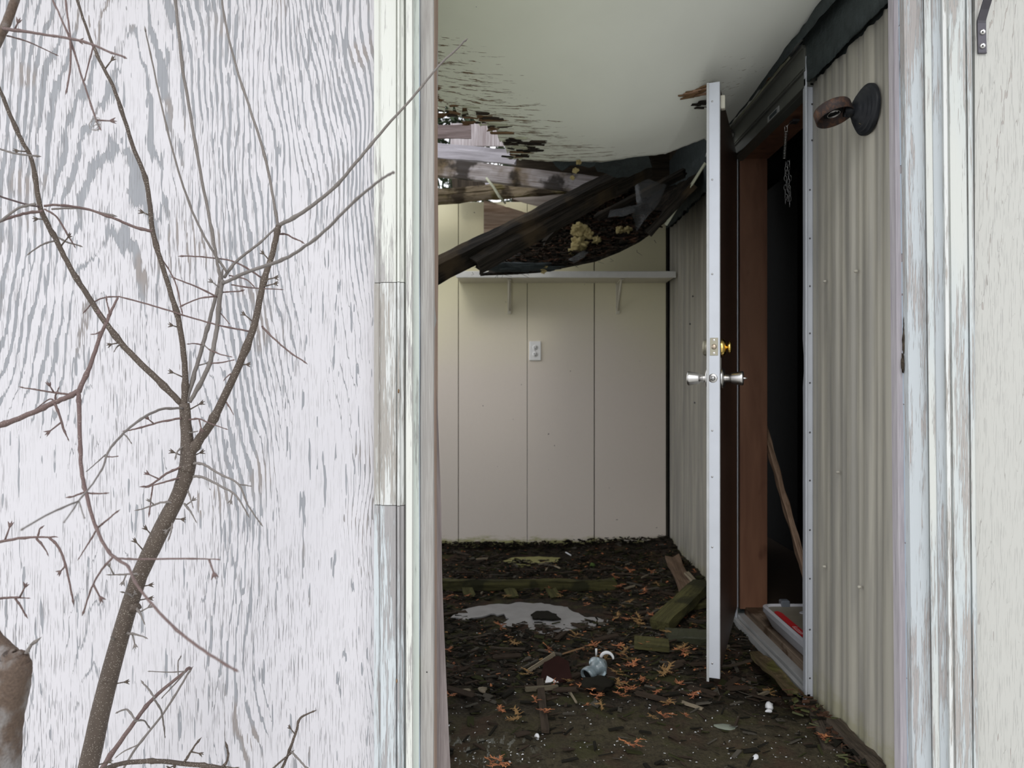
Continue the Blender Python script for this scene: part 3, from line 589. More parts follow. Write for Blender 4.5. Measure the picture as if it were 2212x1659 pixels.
# ---------------------------------------------------------------- front facade, left
YF = 1.80
fl = struct(box('wall_front_left', -2.2, GX(812, YF), YF, YF+.012, -.3, 2.45, ply_left))
struct(box('wall_front_left_framing', -2.2, GX(900, YF), YF+.012, YF+.09, -.3, 2.45, darkslat))
def extr(name, prof, mat, parent, z0=-.2, z1=2.3, lean=0.0, wob=0.0, seed=0, nseg=24):
    vs = []; fs = []; n = len(prof)
    for k in range(nseg+1):
        z = z0+(z1-z0)*k/nseg
        for j, (x, y) in enumerate(prof):
            q = wob*mn.noise(Vector((z*5, seed, j*.8))); vs.append((x-lean*(z-H)+q, y+q*.5, z))
        if k:
            for j in range(n): a = (k-1)*n+j; b_ = (k-1)*n+(j+1) % n; fs.append((a, b_, b_+n, a+n))
    fs += [tuple(range(n-1, -1, -1)), tuple(range(nseg*n, nseg*n+n))]
    return mk(name, vs, fs, mat, parent)
def prof(pxs, Yback):
    """profile from (pixel column, front depth) pairs"""
    p = [(GX(px, Y), Y) for px, Y in pxs]; return p+[(p[-1][0], Yback), (p[0][0], Yback)]
cas = prof([(808, 1.778), (818, 1.776), (820, 1.778), (822, 1.778), (823, 1.770), (855, 1.768), (857, 1.774), (859, 1.760), (863, 1.760), (865, 1.768), (872, 1.768), (875, 1.776)], YF)
t1 = struct(empty('trim_1', (GX(840, 1.78), 1.79, -.2)))
for i, (za, zb_, mt) in enumerate(((-.2, GZ(1092.5, 1.77), trimC), (GZ(1091, 1.77), GZ(611, 1.77), trimB), (GZ(609.5, 1.77), 2.3, trimA))):
    extr('casing_board', cas, mt, t1, za, zb_, 0, 0.0006, i)
t2 = struct(empty('trim_2', (GX(886, 1.76), 1.77, -.2)))
extr('stop_moulding', prof([(876, 1.772), (878, 1.752), (890, 1.750), (892, 1.760)], YF), trimA, t2, wob=.0006, seed=4)
extr('flat_strip', prof([(893, 1.778), (905, 1.779)], YF+.02), trimD, t2, wob=.0008, seed=6)
extr('blue_edge', prof([(904.5, 1.783), (906, 1.784)], YF+.02), bluep, t2, wob=.0012, seed=7)
t3 = struct(empty('trim_3', (GX(922, 1.8), 1.82, -.2)))
extr('jamb_board', prof([(908, 1.792), (936, 1.790), (938, 1.795)], 1.88), jambw, t3, wob=.0012, seed=9)
extr('brown_arris', prof([(937, 1.795), (939, 1.800)], 1.88), wood('reddish_arris', (.25, .17, .13), (.42, .33, .27), 2), t3, wob=.0015, seed=10)
# second, bowed board behind the jamb that flares towards the floor
n = 30; vs = []; fs = []
tab = [(0, 936), (600, 937), (700, 939), (900, 946), (1090, 953), (1250, 955), (1400, 961), (1550, 968), (1659, 973), (1900, 985)]
for k in range(n+1):
    py = 300+(1900-300)*k/n; Y = 1.85; xr = GX(interp(tab, py), Y)
    for x, y in ((GX(915, Y), Y), (xr, Y), (xr-.004, Y+.022), (GX(915, Y), Y+.022)): vs.append((x, y, GZ(py, Y)))
    if k:
        for j in range(4): a = (k-1)*4+j; b_ = (k-1)*4+(j+1) % 4; fs.append((a, a+4, b_+4, b_))
fs += [(0, 1, 2, 3), (n*4+3, n*4+2, n*4+1, n*4)]
mk('bowed_board', vs, fs, jamb2, t3)
lathe('nail', [(0, .0001), (0, .0016)], P(922, 1452, 1.788), (0, -1, 0), blackm, t3, 8)
for px, py in ((861, 845), (857, 1471)): blob('rust_spot', P(px, py, 1.759), (.002, .001, .006), brownsplit, t1, px, 1)
# header above the opening (out of frame) so the porch is a closed box in front
struct(box('wall_front_header', GX(900, YF), 1.25, YF, YF+.09, 2.13, 2.45, ply_left))
# ---------------------------------------------------------------- front facade, right (leans a little)
LN = 0.0115
struct(extr('wall_front_right', [(GX(2096, YF), YF-.018), (2.6, YF-.018), (2.6, YF+.01), (GX(2096, YF), YF+.01)], ply_right, None, -.3, 2.45))
struct(box('wall_front_right_framing', .965, 2.6, YF+.012, YF+.03, -.3, 2.45, darkslat))
t4 = struct(empty('trim_4', (GX(1955, 1.8), 1.8, -.2)))
extr('mauve_edge_board', prof([(1938, 1.812), (1953, 1.806)], 1.84), mauve, t4, lean=LN*.75, wob=.0006, seed=1)
for i, (za, zb_) in enumerate(((-.2, .30), (.302, .62), (.624, .95), (.953, 1.21), (1.215, 1.29), (1.31, 1.50), (1.52, 1.85), (1.853, 2.3))):
    extr('paint_strip', prof([(1954.2, 1.798), (1960.5, 1.796)], 1.83), bluep, t4, za, zb_, LN, .0008, i+3, 8)
for i, (px, py, hh) in enumerate(((1957, 358, 16), (1957, 378, 22), (1955, 700, 26), (1953, 735, 30), (1950, 785, 18), (1973, 1420, 14), (1973, 1470, 22), (1974, 1540, 20), (1975, 1600, 26))):
    blob('rot_chip', P(px, py, 1.797), (.0035, .003, hh/F*1.8), darkslat, t4, i, 3, .6, 2.5)
t5 = struct(empty('trim_5', (GX(2000, 1.78), 1.78, -.2)))
extr('backing_board', prof([(1961.5, 1.784), (2107, 1.782)], YF), trimE, t5, lean=LN*.9, seed=9)
extr('flat_board', prof([(1962, 1.780), (2003, 1.778)], YF), trimE, t5, lean=LN, wob=.0003, seed=1)
extr('ridge_moulding', prof([(2004, 1.779), (2006, 1.766), (2019, 1.764), (2021, 1.776)], YF), trimD if False else trimF, t5, lean=LN, wob=.0005, seed=2)
extr('recess_board', prof([(2021.5, 1.779), (2041, 1.780)], YF), trimE, t5, lean=LN, wob=.0003, seed=3)
extr('worn_moulding', prof([(2042, 1.777), (2044, 1.770), (2051, 1.769), (2053, 1.777), (2055, 1.777), (2057.6, 1.770)], YF), trimB, t5, lean=LN*.85, wob=.0008, seed=4)
extr('casing_board', prof([(2057.4, 1.770), (2092, 1.769), (2093, 1.774), (2095.6, 1.775)], YF), trimF, t5, lean=LN*.85, wob=.0003, seed=5)
extr('outer_bead', prof([(2095.2, 1.774), (2096, 1.767), (2104, 1.766), (2106, 1.778)], YF), trimF, t5, lean=LN*.85, wob=.0008, seed=6)
# forged strap with two screws at the top right
br = empty('metal_strap', P(2124, 60, 1.77), 'dark grey bent metal strap screwed to the cream plywood top right', 'bracket')
strap = plain('grey_painted_steel', (.10, .095, .11), .45, .5)
def strip(name, c_, wpx, Yd, th, mat, par):
    vs = []; fs = []
    for i, (px, py, y) in enumerate(c_):
        ww = wpx/2; vs += [P(px-ww, py, y), P(px+ww, py, y), P(px+ww, py, y)+Vector((0, th, 0)), P(px-ww, py, y)+Vector((0, th, 0))]
        if i:
            for j in range(4): a = (i-1)*4+j; b_ = (i-1)*4+(j+1) % 4; fs.append((a, b_, b_+4, a+4))
    k = (len(c_)-1)*4; fs += [(3, 2, 1, 0), (k, k+1, k+2, k+3)]; return mk(name, vs, fs, mat, par)
strip('strap_arm', [(2123, 115, 1.777), (2122.5, 112, 1.776), (2121, 50, 1.776), (2121, 44, 1.774), (2128, 20, 1.76), (2134, 0, 1.745), (2146, -50, 1.71)], 18, 0, .004, strap, br)
for py in (69, 99): lathe('screw', [(-.001, .0001), (.0035, .0045), (.0015, .0065), (-.001, .0068)][::-1][:3]+[(.004, .0001)], P(2122.5, py, 1.775), (0, -1, 0), steel, br, 16)
for py in (69, 99): lathe('hex_socket', [(0, .0022), (.0006, .0001)], P(2123, py, 1.7705), (0, -1, 0), blackm, br, 6)
# ---------------------------------------------------------------- doorway: frame, threshold, header, jamb
dw = struct(empty('door_frame', (1.0, 2.8, 0)))
# near aluminium strip, slightly buckled
n = 40; vs = []; fs = []
for k in range(n+1):
    z = -.02+(2.0+.02)*k/n; q = .0015*mn.noise(Vector((z*4, 0, 0)))+(.003 if abs(z-.99-.08) < .03 else 0)
    vs += [(XW-.014+q, YN-.01, z), (XW-.014+q, YN+.012, z), (XW+.03, YN+.012, z), (XW+.03, YN-.01, z)]
    if k:
        for j in range(4): a = (k-1)*4+j; b_ = (k-1)*4+(j+1) % 4; fs.append((a, b_, b_+4, a+4))
fs += [(3, 2, 1, 0), (n*4, n*4+1, n*4+2, n*4+3)]
nj = mk('aluminium_jamb', vs, fs, alum, dw)
box('jamb_lip', XW-.018, XW-.013, YN-.022, YN-.006, -.02, 2.03, alum, dw, .001)
for py in (225, 303, 410, 515, 618, 720, 827, 934, 1038, 1145, 1250, 1360, 1465):
    Y = YN-.01; lathe('screw', [(0, .0001), (.0008, .0022), (.0, .003)], P(1749.5 if py > 400 else 1754, py, Y-.0015), (0, -1, 0), darkscrew, nj, 10)
hj = box('hinge_jamb', XW-.012, XW+.012, YH, YH+.035, 0.0, 1.96, alum2, dw, .001)
box('weather_stop', XW+.0, XW+.006, YH-.012, YH, 0.0, 1.95, alum, dw, .001)
# wood lining facing the camera, plus its knots in the material
box('wood_lining', XW+.018, XW+.132, YH-.012, YH+.02, .055, 1.95, brownw, dw, .001)
box('wood_lining', XW+.03, XW+.135, YN+.01, YH-.012, 1.945, 1.97, brownw, dw, .001)
# stepped dark header trim
hb = bmesh.new()
for x0, x1, z0, z1 in ((XW-.022, XW+.02, 1.985, 2.062), (XW-.030, XW-.018, 2.055, 2.066), (XW-.026, XW-.018, 1.990, 1.996), (XW-.014, XW+.02, 1.962, 1.986), (XW-.018, XW+.02, 1.938, 1.963), (XW-.004, XW+.03, 1.937, 1.946)):
    boxbm(x0, x1, YN-.02, YH+.05, z0, z1, .0012, hb)
hd = mkbm('header_trim', hb, darkalu, dw)
sticker = empty('header_sticker', P(1668, 252, 2.74), 'small silver sticker with dark print on the door header', 'sticker')
box('sticker_face', XW-.0195, XW-.0178, 2.62, 2.735, 1.940, 1.961, alum2, sticker); box('sticker_print', XW-.0202, XW-.0195, 2.64, 2.715, 1.944, 1.957, plain('blue_grey_print', (.04, .055, .06)), sticker)
# rotten gap strip between header and ceiling
for i, (mt, dz, dy) in enumerate(((paleedge, .0, 0), (brownsplit, .012, .1), (darkslat, .02, 0))):
    plank('rotten_strip', Vector((XW-.028-.01*i, YN+.1, 2.072+dz)), Vector((XW-.022-.015*i, YH+.05-dy, 2.066+dz)), .008, .008, mt, dw, seg=24, jit=.003, ragged=.02, seed=20+i)
# threshold
tb = bmesh.new()
for x0, x1, z0, z1 in ((XW-.012, XW+.002, -.005, .022), (XW-.002, XW+.012, .004, .016), (XW+.008, XW+.045, .008, .032)): boxbm(x0, x1, YN-.01, YH+.01, z0, z1, .0012, tb)
th = mkbm('threshold', tb, alum2, dw)
box('wood_sill', XW+.04, XW+.14, YN-.02, YH, .0, .062, wood('worn_sill_wood', (.11, .08, .055), (.26, .20, .15), 1, bump=.001, blk=(.06, .035, .02)), dw, .002)
# ---------------------------------------------------------------- the open door
dH = Vector((XW-.018, 3.17, 0)); dF = Vector((.636, 2.40, 0)); dd = (dF-dH).normalized(); nn = Vector((-dd.y, dd.x, 0))   # nn points to the right (inner face)
if nn.x < 0: nn = -nn
W = (dF-dH).length; zb0, zt0 = GZ(1465, 2.40), GZ(178, 2.40); T = .042
door = struct(empty('door_1', (dH.x, dH.y, 0)))
def dbox(name, u0, u1, t0, t1, z0, z1, mat, parent=door, bev=.001):
    """u along the door from the hinge, t across (0 outer face .. T inner face)"""
    b = boxbm(u0, u1, t0, t1, z0, z1, bev)
    for v in b.verts: v.co = dH+dd*v.co.x+nn*(v.co.y-T/2)+Vector((0, 0, v.co.z))
    if dd.cross(nn).z < 0: bmesh.ops.reverse_faces(b, faces=b.faces[:])
    return mkbm(name, b, mat, parent)
core = dbox('door_leaf', 0, W-.002, .002, T-.003, zb0+.004, zt0-.004, doorin)
dbox('outer_skin', 0, W-.004, 0, .003, zb0-.012, zt0, plain('white_outer_skin', (.62, .62, .60), .4), door)
# edge channel, two slightly different lengths so that the joint shows
eh = bmesh.new()
ech = dbox('edge_channel', W-.004, W+.001, .001, T-.001, zb0, zt0, alum)
dbox('edge_flange', W-.001, W+.0035, .001, .0085, zb0-.012, zt0, alum2, door, .0005)
dbox('edge_return', W-.020, W, T-.004, T, zb0, zt0, alum2, door, .0005)
def dpt(u, t, z): return dH+dd*u+nn*(t-T/2)+Vector((0, 0, z))
for py in (219, 388, 592, 930, 1030, 1182, 1433):
    lathe('screw', [(.0, .0032), (.001, .0028), (.0005, .0001)], dpt(W+.0012, .018, GZ(py, 2.4)), dd, screwm, ech, 10)
dbox('hinge_edge', -.004, .0, .004, T, zb0, zt0, alum, door)
# knob set
zk = GZ(817, 2.40)
kn = lathe('latch_face', [(0, .0145), (.0014, .0135), (.0014, .0001)], dpt(W+.001, T*.48, zk), dd, steel, door, 24)
lathe('latch_bolt', [(0, .0085), (.004, .008), (.004, .0001)], dpt(W+.001, T*.48, zk), dd, screwm, kn, 18)
for s, t0 in ((1, T), (-1, 0)):
    a = nn*s; c0 = dpt(W-.062, t0, zk)
    rs = lathe('rose', [(0, .033), (.004, .033), (.009, .026), (.011, .014)], c0, a, steel, door, 28)
    kb = lathe('door_knob', [(.009, .0130), (.027, .0125), (.028, .0165), (.031, .0178), (.058, .0222), (.063, .0232), (.067, .021), (.068, .012), (.067, .0001)], c0, a, steel, door, 30)
    if s == 1: lathe('thumb_button', [(.067, .004), (.073, .0035), (.078, .0012), (.0785, .0001)], c0, a, steel, kb, 12)
# deadbolt
zd = GZ(749, 2.40)
pl = dbox('deadbolt_plate', W+.0005, W+.0024, .011, .036, zd-.028, zd+.028, pewter, door, .0004)
lathe('deadbolt_end', [(0, .0088), (.0022, .0085), (.0022, .0001)], dpt(W+.002, .0235, zd), dd, plain('pinkish_brass', (.55, .46, .36), .4, .8), pl, 20)
for dz in (.0205, -.0205): lathe('plate_screw', [(0, .0034), (.0008, .0001)], dpt(W+.0024, .0235, zd+dz), dd, steel, pl, 12)
cyl = dpt(W-.062, 0, zd)
tag(lathe('deadbolt_cylinder', [(0, .0265), (.012, .0262), (.017, .022), (.018, .0001)], cyl, -nn, pewter, door, 26), 'dull bronze outer lock cylinder')
ci = dpt(W-.062, T, zd)
tag(lathe('deadbolt_rosette', [(0, .0285), (.006, .028), (.013, .021), (.014, .0001)], ci, nn, brass, door, 26), 'polished brass inner rosette')
tt = lathe('thumb_turn', [(.012, .006), (.019, .006), (.020, .0175), (.023, .0205), (.028, .0200), (.031, .012), (.030, .0001)], ci, nn, brass, door, 22)
# scrape under the turn, ivory catch at the top, hinge leaf
dbox('scrape', W-.070, W-.058, T-.0032, T-.0022, zd-.085, zd-.033, plain('scratched_white', (.42, .40, .37), .6), door, 0)
dbox('catch', W-.055, W-.033, T-.002, T+.012, GZ(236, 2.43), GZ(207, 2.43), ivory, door, .002)
hg = mkbm('hinge', boxbm(XW-.035, XW-.024, 3.13, 3.19, 2.02, 2.035, .001), steel, door)
tube('hinge_pin', [(XW-.032, 3.15, 1.99, .006), (XW-.032, 3.15, 2.06, .006)], steel, hg, 10)
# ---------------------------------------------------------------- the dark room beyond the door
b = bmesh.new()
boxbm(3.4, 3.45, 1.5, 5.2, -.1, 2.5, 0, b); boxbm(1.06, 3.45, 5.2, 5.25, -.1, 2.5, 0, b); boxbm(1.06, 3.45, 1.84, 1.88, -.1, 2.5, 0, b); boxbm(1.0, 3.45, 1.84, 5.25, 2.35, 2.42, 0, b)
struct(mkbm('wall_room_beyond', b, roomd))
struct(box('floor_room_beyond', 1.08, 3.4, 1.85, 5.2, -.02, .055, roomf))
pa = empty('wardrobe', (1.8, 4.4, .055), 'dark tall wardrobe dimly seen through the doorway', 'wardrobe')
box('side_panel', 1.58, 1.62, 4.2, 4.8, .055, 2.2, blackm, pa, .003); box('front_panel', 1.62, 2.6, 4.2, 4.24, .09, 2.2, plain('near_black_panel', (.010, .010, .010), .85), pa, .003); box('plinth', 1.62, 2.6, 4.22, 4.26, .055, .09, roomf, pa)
# leaning split stud
st = plank('split_stud', P(1645, 905, 3.35), P(1752, 1282, 2.62), .02, .030, wood('splintered_stud', (.13, .08, .05), (.34, .24, .17), 0), seg=40, jit=.004, ragged=.01, seed=3); tag(st, 'splintered brown stud leaning inside the dark doorway', 'wood stud')
for i in range(9):
    t = .04+.07*i; p = P(1645, 905, 3.35).lerp(P(1752, 1282, 2.62), t)+Vector((.011, -.008, .0))
    plank('splinter', p, p+Vector((.012, -.012, -.05)), .003, .004, lightstick, None, seg=3, jit=.001, seed=i) if False else None
# spring and chains
sg = empty('door_chain', P(1700, 265, 2.62), 'steel spring with three thin chains hanging from the door header', 'chain')
YC = 2.66; top = P(1698, 274, YC)
tube('hook', [(*P(1723, 259, YC), .0012), (*P(1714, 260, YC), .0012), (*P(1703, 269, YC), .0012), (*P(1700, 273, YC), .0012)], steel, sg, 6)
box('hook_plate', P(1712, 0, YC).x, P(1727, 0, YC).x, YC-.002, YC+.03, GZ(262, YC), GZ(257, YC), darkscrew, sg)
zA, zB = GZ(283, YC), GZ(344, YC); xs = [(top.x+.0055*math.cos(i*.785)-.006*i/144, YC+.0055*math.sin(i*.785), zA+(zB-zA)*i/144, .0011) for i in range(145)]
tube('spring', xs, steel, sg, 5)
tube('spring_loop', [(top.x-.0045, YC, zA, .001), (top.x-.0045, YC, zA+.014, .001), (top.x, YC, zA+.019, .001), (top.x+.0045, YC, zA+.014, .001), (top.x+.0045, YC, zA, .001)], steel, sg, 5)
for s, (xa_, ya_, xb_, yb_) in enumerate(((1697, 350, 1697, 440), (1701, 348, 1704, 434), (1704, 346, 1707, 446))):
    vs = []; fs = []; nl = 9
    for i in range(nl):
        t = (i+.5)/nl; c = P(xa_+(xb_-xa_)*t+1.5*math.sin(i*2+s), ya_+(yb_-ya_)*t, YC+.004*s); ll = (yb_-ya_)/F*YC/nl*.62
        e1 = Vector((1, 0, 0)) if (i+s) % 2 else Vector((.3, 1, 0)).normalized()
        tubegeo([(*(c+e1*math.cos(a)*.0045+Vector((0, 0, 1))*math.sin(a)*ll), .0008) for a in [k*math.pi/6 for k in range(13)]], 4, vs, fs)
    mk('chain', vs, fs, screwm, sg, smooth=True)
# storage tray lid on the sill: clear tan panel, pale rim, grey clip, red label
tr = empty('storage_tray', (1.2, 2.7, .06), 'pale plastic storage tray with red label just inside the doorway', 'tray')
tx0, tx1, ty0, ty1, tz0, tz1 = .967, 1.42, 2.30, 2.965, .07, .142
def rrect(x0, x1, y0, y1, r, n=6):
    o = []
    for cx_, cy_, a0 in ((x1-r, y1-r, 0), (x0+r, y1-r, 90), (x0+r, y0+r, 180), (x1-r, y0+r, 270)):
        for k in range(n+1): a = math.radians(a0+90*k/n); o.append((cx_+r*math.cos(a), cy_+r*math.sin(a)))
    return o
loops = [(rrect(tx0+.03, tx1-.03, ty0+.03, ty1-.03, .03), tz0), (rrect(tx0+.004, tx1-.004, ty0+.004, ty1-.004, .04), tz1-.02), (rrect(tx0, tx1, ty0, ty1, .045), tz1-.018), (rrect(tx0, tx1, ty0, ty1, .045), tz1), (rrect(tx0+.012, tx1-.012, ty0+.012, ty1-.012, .035), tz1+.003), (rrect(tx0+.018, tx1-.018, ty0+.018, ty1-.018, .03), tz1-.006)]
vs = [(x, y, z) for lp, z in loops for x, y in lp]; n = len(loops[0][0]); fs = [(i*n+k, i*n+(k+1) % n, (i+1)*n+(k+1) % n, (i+1)*n+k) for i in range(len(loops)-1) for k in range(n)]; fs.append(tuple(range(n-1, -1, -1)))
mk('tray_rim', vs, fs, greyp, tr)
mk('tray_panel', [(x, y, tz1-.007) for x, y in rrect(tx0+.016, tx1-.016, ty0+.016, ty1-.016, .03)], [tuple(range(n))], tanp, tr)
box('clip', 1.045, 1.08, ty1-.02, ty1+.012, tz1-.012, tz1+.016, plain('blue_grey_clip', (.16, .18, .21), .4), tr, .004)
vs, fs = [], []; tubegeo([(1.12+.035*math.cos(a), 2.86+.016*math.sin(a), tz1-.004, .003) for a in [k*math.pi/8 for k in range(17)]], 6, vs, fs); mk('moulded_ring', vs, fs, greyp, tr, smooth=True)
lb = mk('red_label', [(tx0+.022, 2.56, tz1-.004), (tx0+.050, 2.56, tz1-.004), (tx0+.050, 2.86, tz1-.004), (tx0+.042, 2.88, tz1-.004), (tx0+.028, 2.88, tz1-.004), (tx0+.022, 2.86, tz1-.004)], [(0, 1, 2, 3, 4, 5)], redp, tr)
mk('white_label_end', [(tx0+.022, 2.47, tz1-.004), (tx0+.046, 2.47, tz1-.004), (tx0+.046, 2.559, tz1-.004), (tx0+.022, 2.559, tz1-.004)], [(0, 1, 2, 3)], whitep, tr)
tcv = bpy.data.curves.new('label_text', 'FONT'); tcv.body = '6uzzoni'; tcv.size = .028; tcv.extrude = .0002; tcv.align_x = 'LEFT'
to = bpy.data.objects.new('label_text_src', tcv); C.objects.link(to); bpy.context.view_layer.update()
me = bpy.data.meshes.new_from_object(to); bpy.data.objects.remove(to)
o = link('lettering', me, plain('pink_white_print', (.75, .45, .45), .4), lb, (tx0+.027-1.2, 2.70-2.7, tz1-.0035-.06)); o.rotation_euler = (0, 0, -math.pi/2)
# ---------------------------------------------------------------- outdoor wall lamp
lc = Vector((XW-.002, .938*F/(1872-CX), 0)); lc.z = GZ(237, lc.y)
lp = empty('wall_lamp', lc, 'black round wall lamp with rusty open collar on the siding', 'lamp')
bp = lathe('backplate', [(-.005, .0665), (.003, .0662), (.006, .064), (.0062, .060), (.011, .0585), (.012, .0545), (.0122, .0525), (.0175, .050), (.018, .046), (.0182, .044), (.024, .041), (.0245, .036), (.030, .031), (.037, .020), (.040, .0001)], lc, (-1, 0, 0), lampm, lp, 40)
rc = P(1800, 243, 2.02); rc.x = GX(1800, 2.02)
tube('arm', [(lc.x-.03, lc.y, lc.z-.004, .017), (lc.x-.052, lc.y-.008, lc.z-.001, .012), (rc.x+.045, rc.y+.0, rc.z-.002, .013), (rc.x+.03, rc.y, rc.z, .012)], lampm, lp, 14)
ax = Vector((.22, -.26, -1)).normalized()
cl_ = lathe('collar', [(-.018, .0001), (-.018, .040), (-.016, .046), (-.012, .048), (.016, .0485), (.0165, .0465), (-.012, .0455), (-.014, .030), (-.014, .0001)], rc, ax, rustm, lp, 44)
lathe('socket', [(-.014, .026), (.004, .026), (.006, .022), (.006, .018), (.001, .0165), (.001, .0001)], rc+ax*-.002, ax, blackm, cl_, 26)
vs, fs = [], []; u_ = ax.orthogonal().normalized(); v_ = ax.cross(u_)
tubegeo([(*(rc+ax*(.002+.0009*k/6)+(u_*math.cos(k*.42)+v_*math.sin(k*.42))*.0165), .0011) for k in range(31)], 5, vs, fs); mk('socket_thread', vs, fs, steel, cl_, smooth=True)
blob('rivet', rc+ax*.012+Vector((-.01, -.038, 0)), (.0018,)*3, steel, cl_, 1, 1, 0)
# ---------------------------------------------------------------- things on the floor
def patch(name, pts, mat, label, cat, z=.004, seed=1):
    c = sum((FL(x, y) for x, y in pts), Vector())/len(pts); out = []
    pp = [FL(x, y) for x, y in pts]; m = len(pp)
    for i in range(m):
        for k in range(10): q = pp[i].lerp(pp[(i+1) % m], k/10); out.append(q+Vector((.018*mn.fractal(q*14+Vector((seed, 0, 0)), 1, 2, 4), .03*mn.fractal(q*14+Vector((0, seed, 0)), 1, 2, 4), 0)))
    n = len(out); vs = [(p.x, p.y, z) for p in out]+[(p.x, p.y, z-.006) for p in out]
    fs = [tuple(range(n)), tuple(range(2*n-1, n-1, -1))]+[(i, i+n, (i+1) % n+n, (i+1) % n) for i in range(n)]
    o = mk(name, vs, fs, mat, None, (c.x, c.y, z-.006)); return tag(o, label, cat)
patch('vinyl_patch', [(972, 1334), (1010, 1316), (1075, 1306), (1170, 1304), (1225, 1314), (1262, 1332), (1318, 1342), (1290, 1350), (1215, 1366), (1150, 1369), (1100, 1366), (1082, 1352), (1100, 1340), (1092, 1326), (1050, 1330), (1005, 1340)], vinyl, 'wet grey bare patch of vinyl flooring amid the litter', 'flooring')
patch('soil_clod', [(1145, 1334), (1160, 1328), (1185, 1326), (1208, 1334), (1205, 1344), (1170, 1346), (1150, 1341)], barkc[0], 'dark clod of leaf mould on the grey patch', 'soil', z=.014, seed=4)
patch('mossy_patch', [(1075, 1216), (1110, 1206), (1160, 1204), (1212, 1207), (1200, 1215), (1150, 1219), (1130, 1226), (1095, 1222)], vinyl2, 'yellow green mossy bare patch near the back wall', 'flooring', z=.006)
# long mossy board with notches lying across the floor
bp0, bp1 = FL(850, 1277), FL(1325, 1277); bp0.z = bp1.z = .03
mb = empty('mossy_board', (bp0.x, bp0.y, 0), 'long green mossy board lying across the floor', 'board')
o = plank('board', bp0, bp1, .03, .05, mosswood, mb, seg=50, jit=.005, ragged=.02, seed=4)
for px in (1010, 1100, 1190): q = FL(px, 1279); plank('lath_end', q+Vector((0, -.02, .02)), q+Vector((.02, -.10, .0)), .05, .014, mosswood, mb, seg=4, jit=.004, ragged=.01, seed=px)
def lying(name, a, b_, t, h, mat, label, z0=.02, z1=.02, cat='wood', **k):
    p0 = FL(*a, z0); p1 = FL(*b_, z1); o = plank(name, p0, p1, t, h, mat, **k); return tag(o, label, cat)
lying('mossy_timber', (1425, 1352), (1517, 1262), .085, .04, mosswood, 'green mossy timber propped against the siding behind the door', .02, .10, seed=3, jit=.004, seg=14)
lying('mossy_timber', (1490, 1310), (1530, 1302), .04, .02, mosswood, 'short mossy offcut in the shade of the door', .03, .04, seed=5, jit=.003, seg=5)
lying('broken_plank', (1452, 1205), (1492, 1288), .07, .025, wood('brown_broken_plank', (.07, .045, .03), (.16, .11, .075), 0), 'brown broken plank against the siding in the far corner', .08, .03, seed=6, jit=.006, ragged=.02)
lying('broken_plank', (1482, 1238), (1512, 1268), .02, .012, lightstick, 'thin pale stick leaning on the siding in the corner', .08, .05, seed=6, jit=.003)
lying('broken_plank', (1445, 1395), (1370, 1388), .10, .02, mosswood, 'mossy flat offcut in the middle of the litter', .015, .02, seed=12, jit=.004)
lying('broken_plank', (1560, 1378), (1440, 1372), .09, .03, plain('dark_moss', (.03, .032, .015)), 'dark moss covered block left of the door', .012, .02, seed=13, jit=.006)
lying('split_plank', (1632, 1412), (1716, 1494), .038, .018, wood('green_brown_plank', (.04, .03, .016), (.12, .09, .05), 0, moss=(.07, .07, .02)), 'split green brown plank lying along the threshold', .02, .02, seed=7, jit=.006, ragged=.03, seg=20)
lying('dark_plank', (1800, 1560), (1905, 1662), .04, .02, darkslat, 'dark wet board at the foot of the siding', .03, .03, seed=9, jit=.006)
lying('dark_plank', (1757, 1520), (1800, 1620), .05, .012, darkslat, 'flat brown strip before the siding foot', .01, .01, seed=10, jit=.004)
lying('stick', (1135, 1489), (1205, 1484), .012, .012, wood('dull_tan_stick', (.05, .043, .028), (.13, .11, .075), 0), 'pale straight stick lying left of the glass lamp part', .02, .015, seed=1, jit=.001, cat='stick')
lying('stick', (1137, 1452), (1198, 1412), .006, .014, lightstick, 'pale edged slat leaning on the maroon board', .01, .05, seed=2, jit=.001, cat='stick')
lying('stick', (1166, 1468), (1178, 1580), .022, .008, wood('mid_brown_lath', (.022, .016, .011), (.05, .037, .026), 0), 'brown lath pointing to the viewer before the pale stick', .02, .008, seed=3, jit=.002, cat='stick')
lying('stick', (1228, 1490), (1245, 1518), .006, .005, lightstick, 'thin short stick right of the pale straight one', .012, .01, seed=4, jit=.001, cat='stick')
lying('stick', (1215, 1412), (1262, 1398), .004, .004, brownsplit, 'thin rusty twig behind the glass lamp part', .03, .03, seed=5, jit=.001, cat='stick')
c = FL(1195, 1448, .03); vs = [c+Vector(v) for v in ((-.045, -.02, -.03), (.0, -.045, -.03), (.06, -.035, -.02), (.055, .04, .008), (.02, .055, .022), (-.03, .03, .008))]; vs += [v+Vector((0, 0, .008)) for v in vs]
o = mk('maroon_board', vs, [(5, 4, 3, 2, 1, 0), (6, 7, 8, 9, 10, 11)]+[(i, (i+1) % 6, (i+1) % 6+6, i+6) for i in range(6)], maroon, None, c-Vector((0, 0, .03))); tag(o, 'dark maroon broken board piece beside the glass lamp part', 'board')
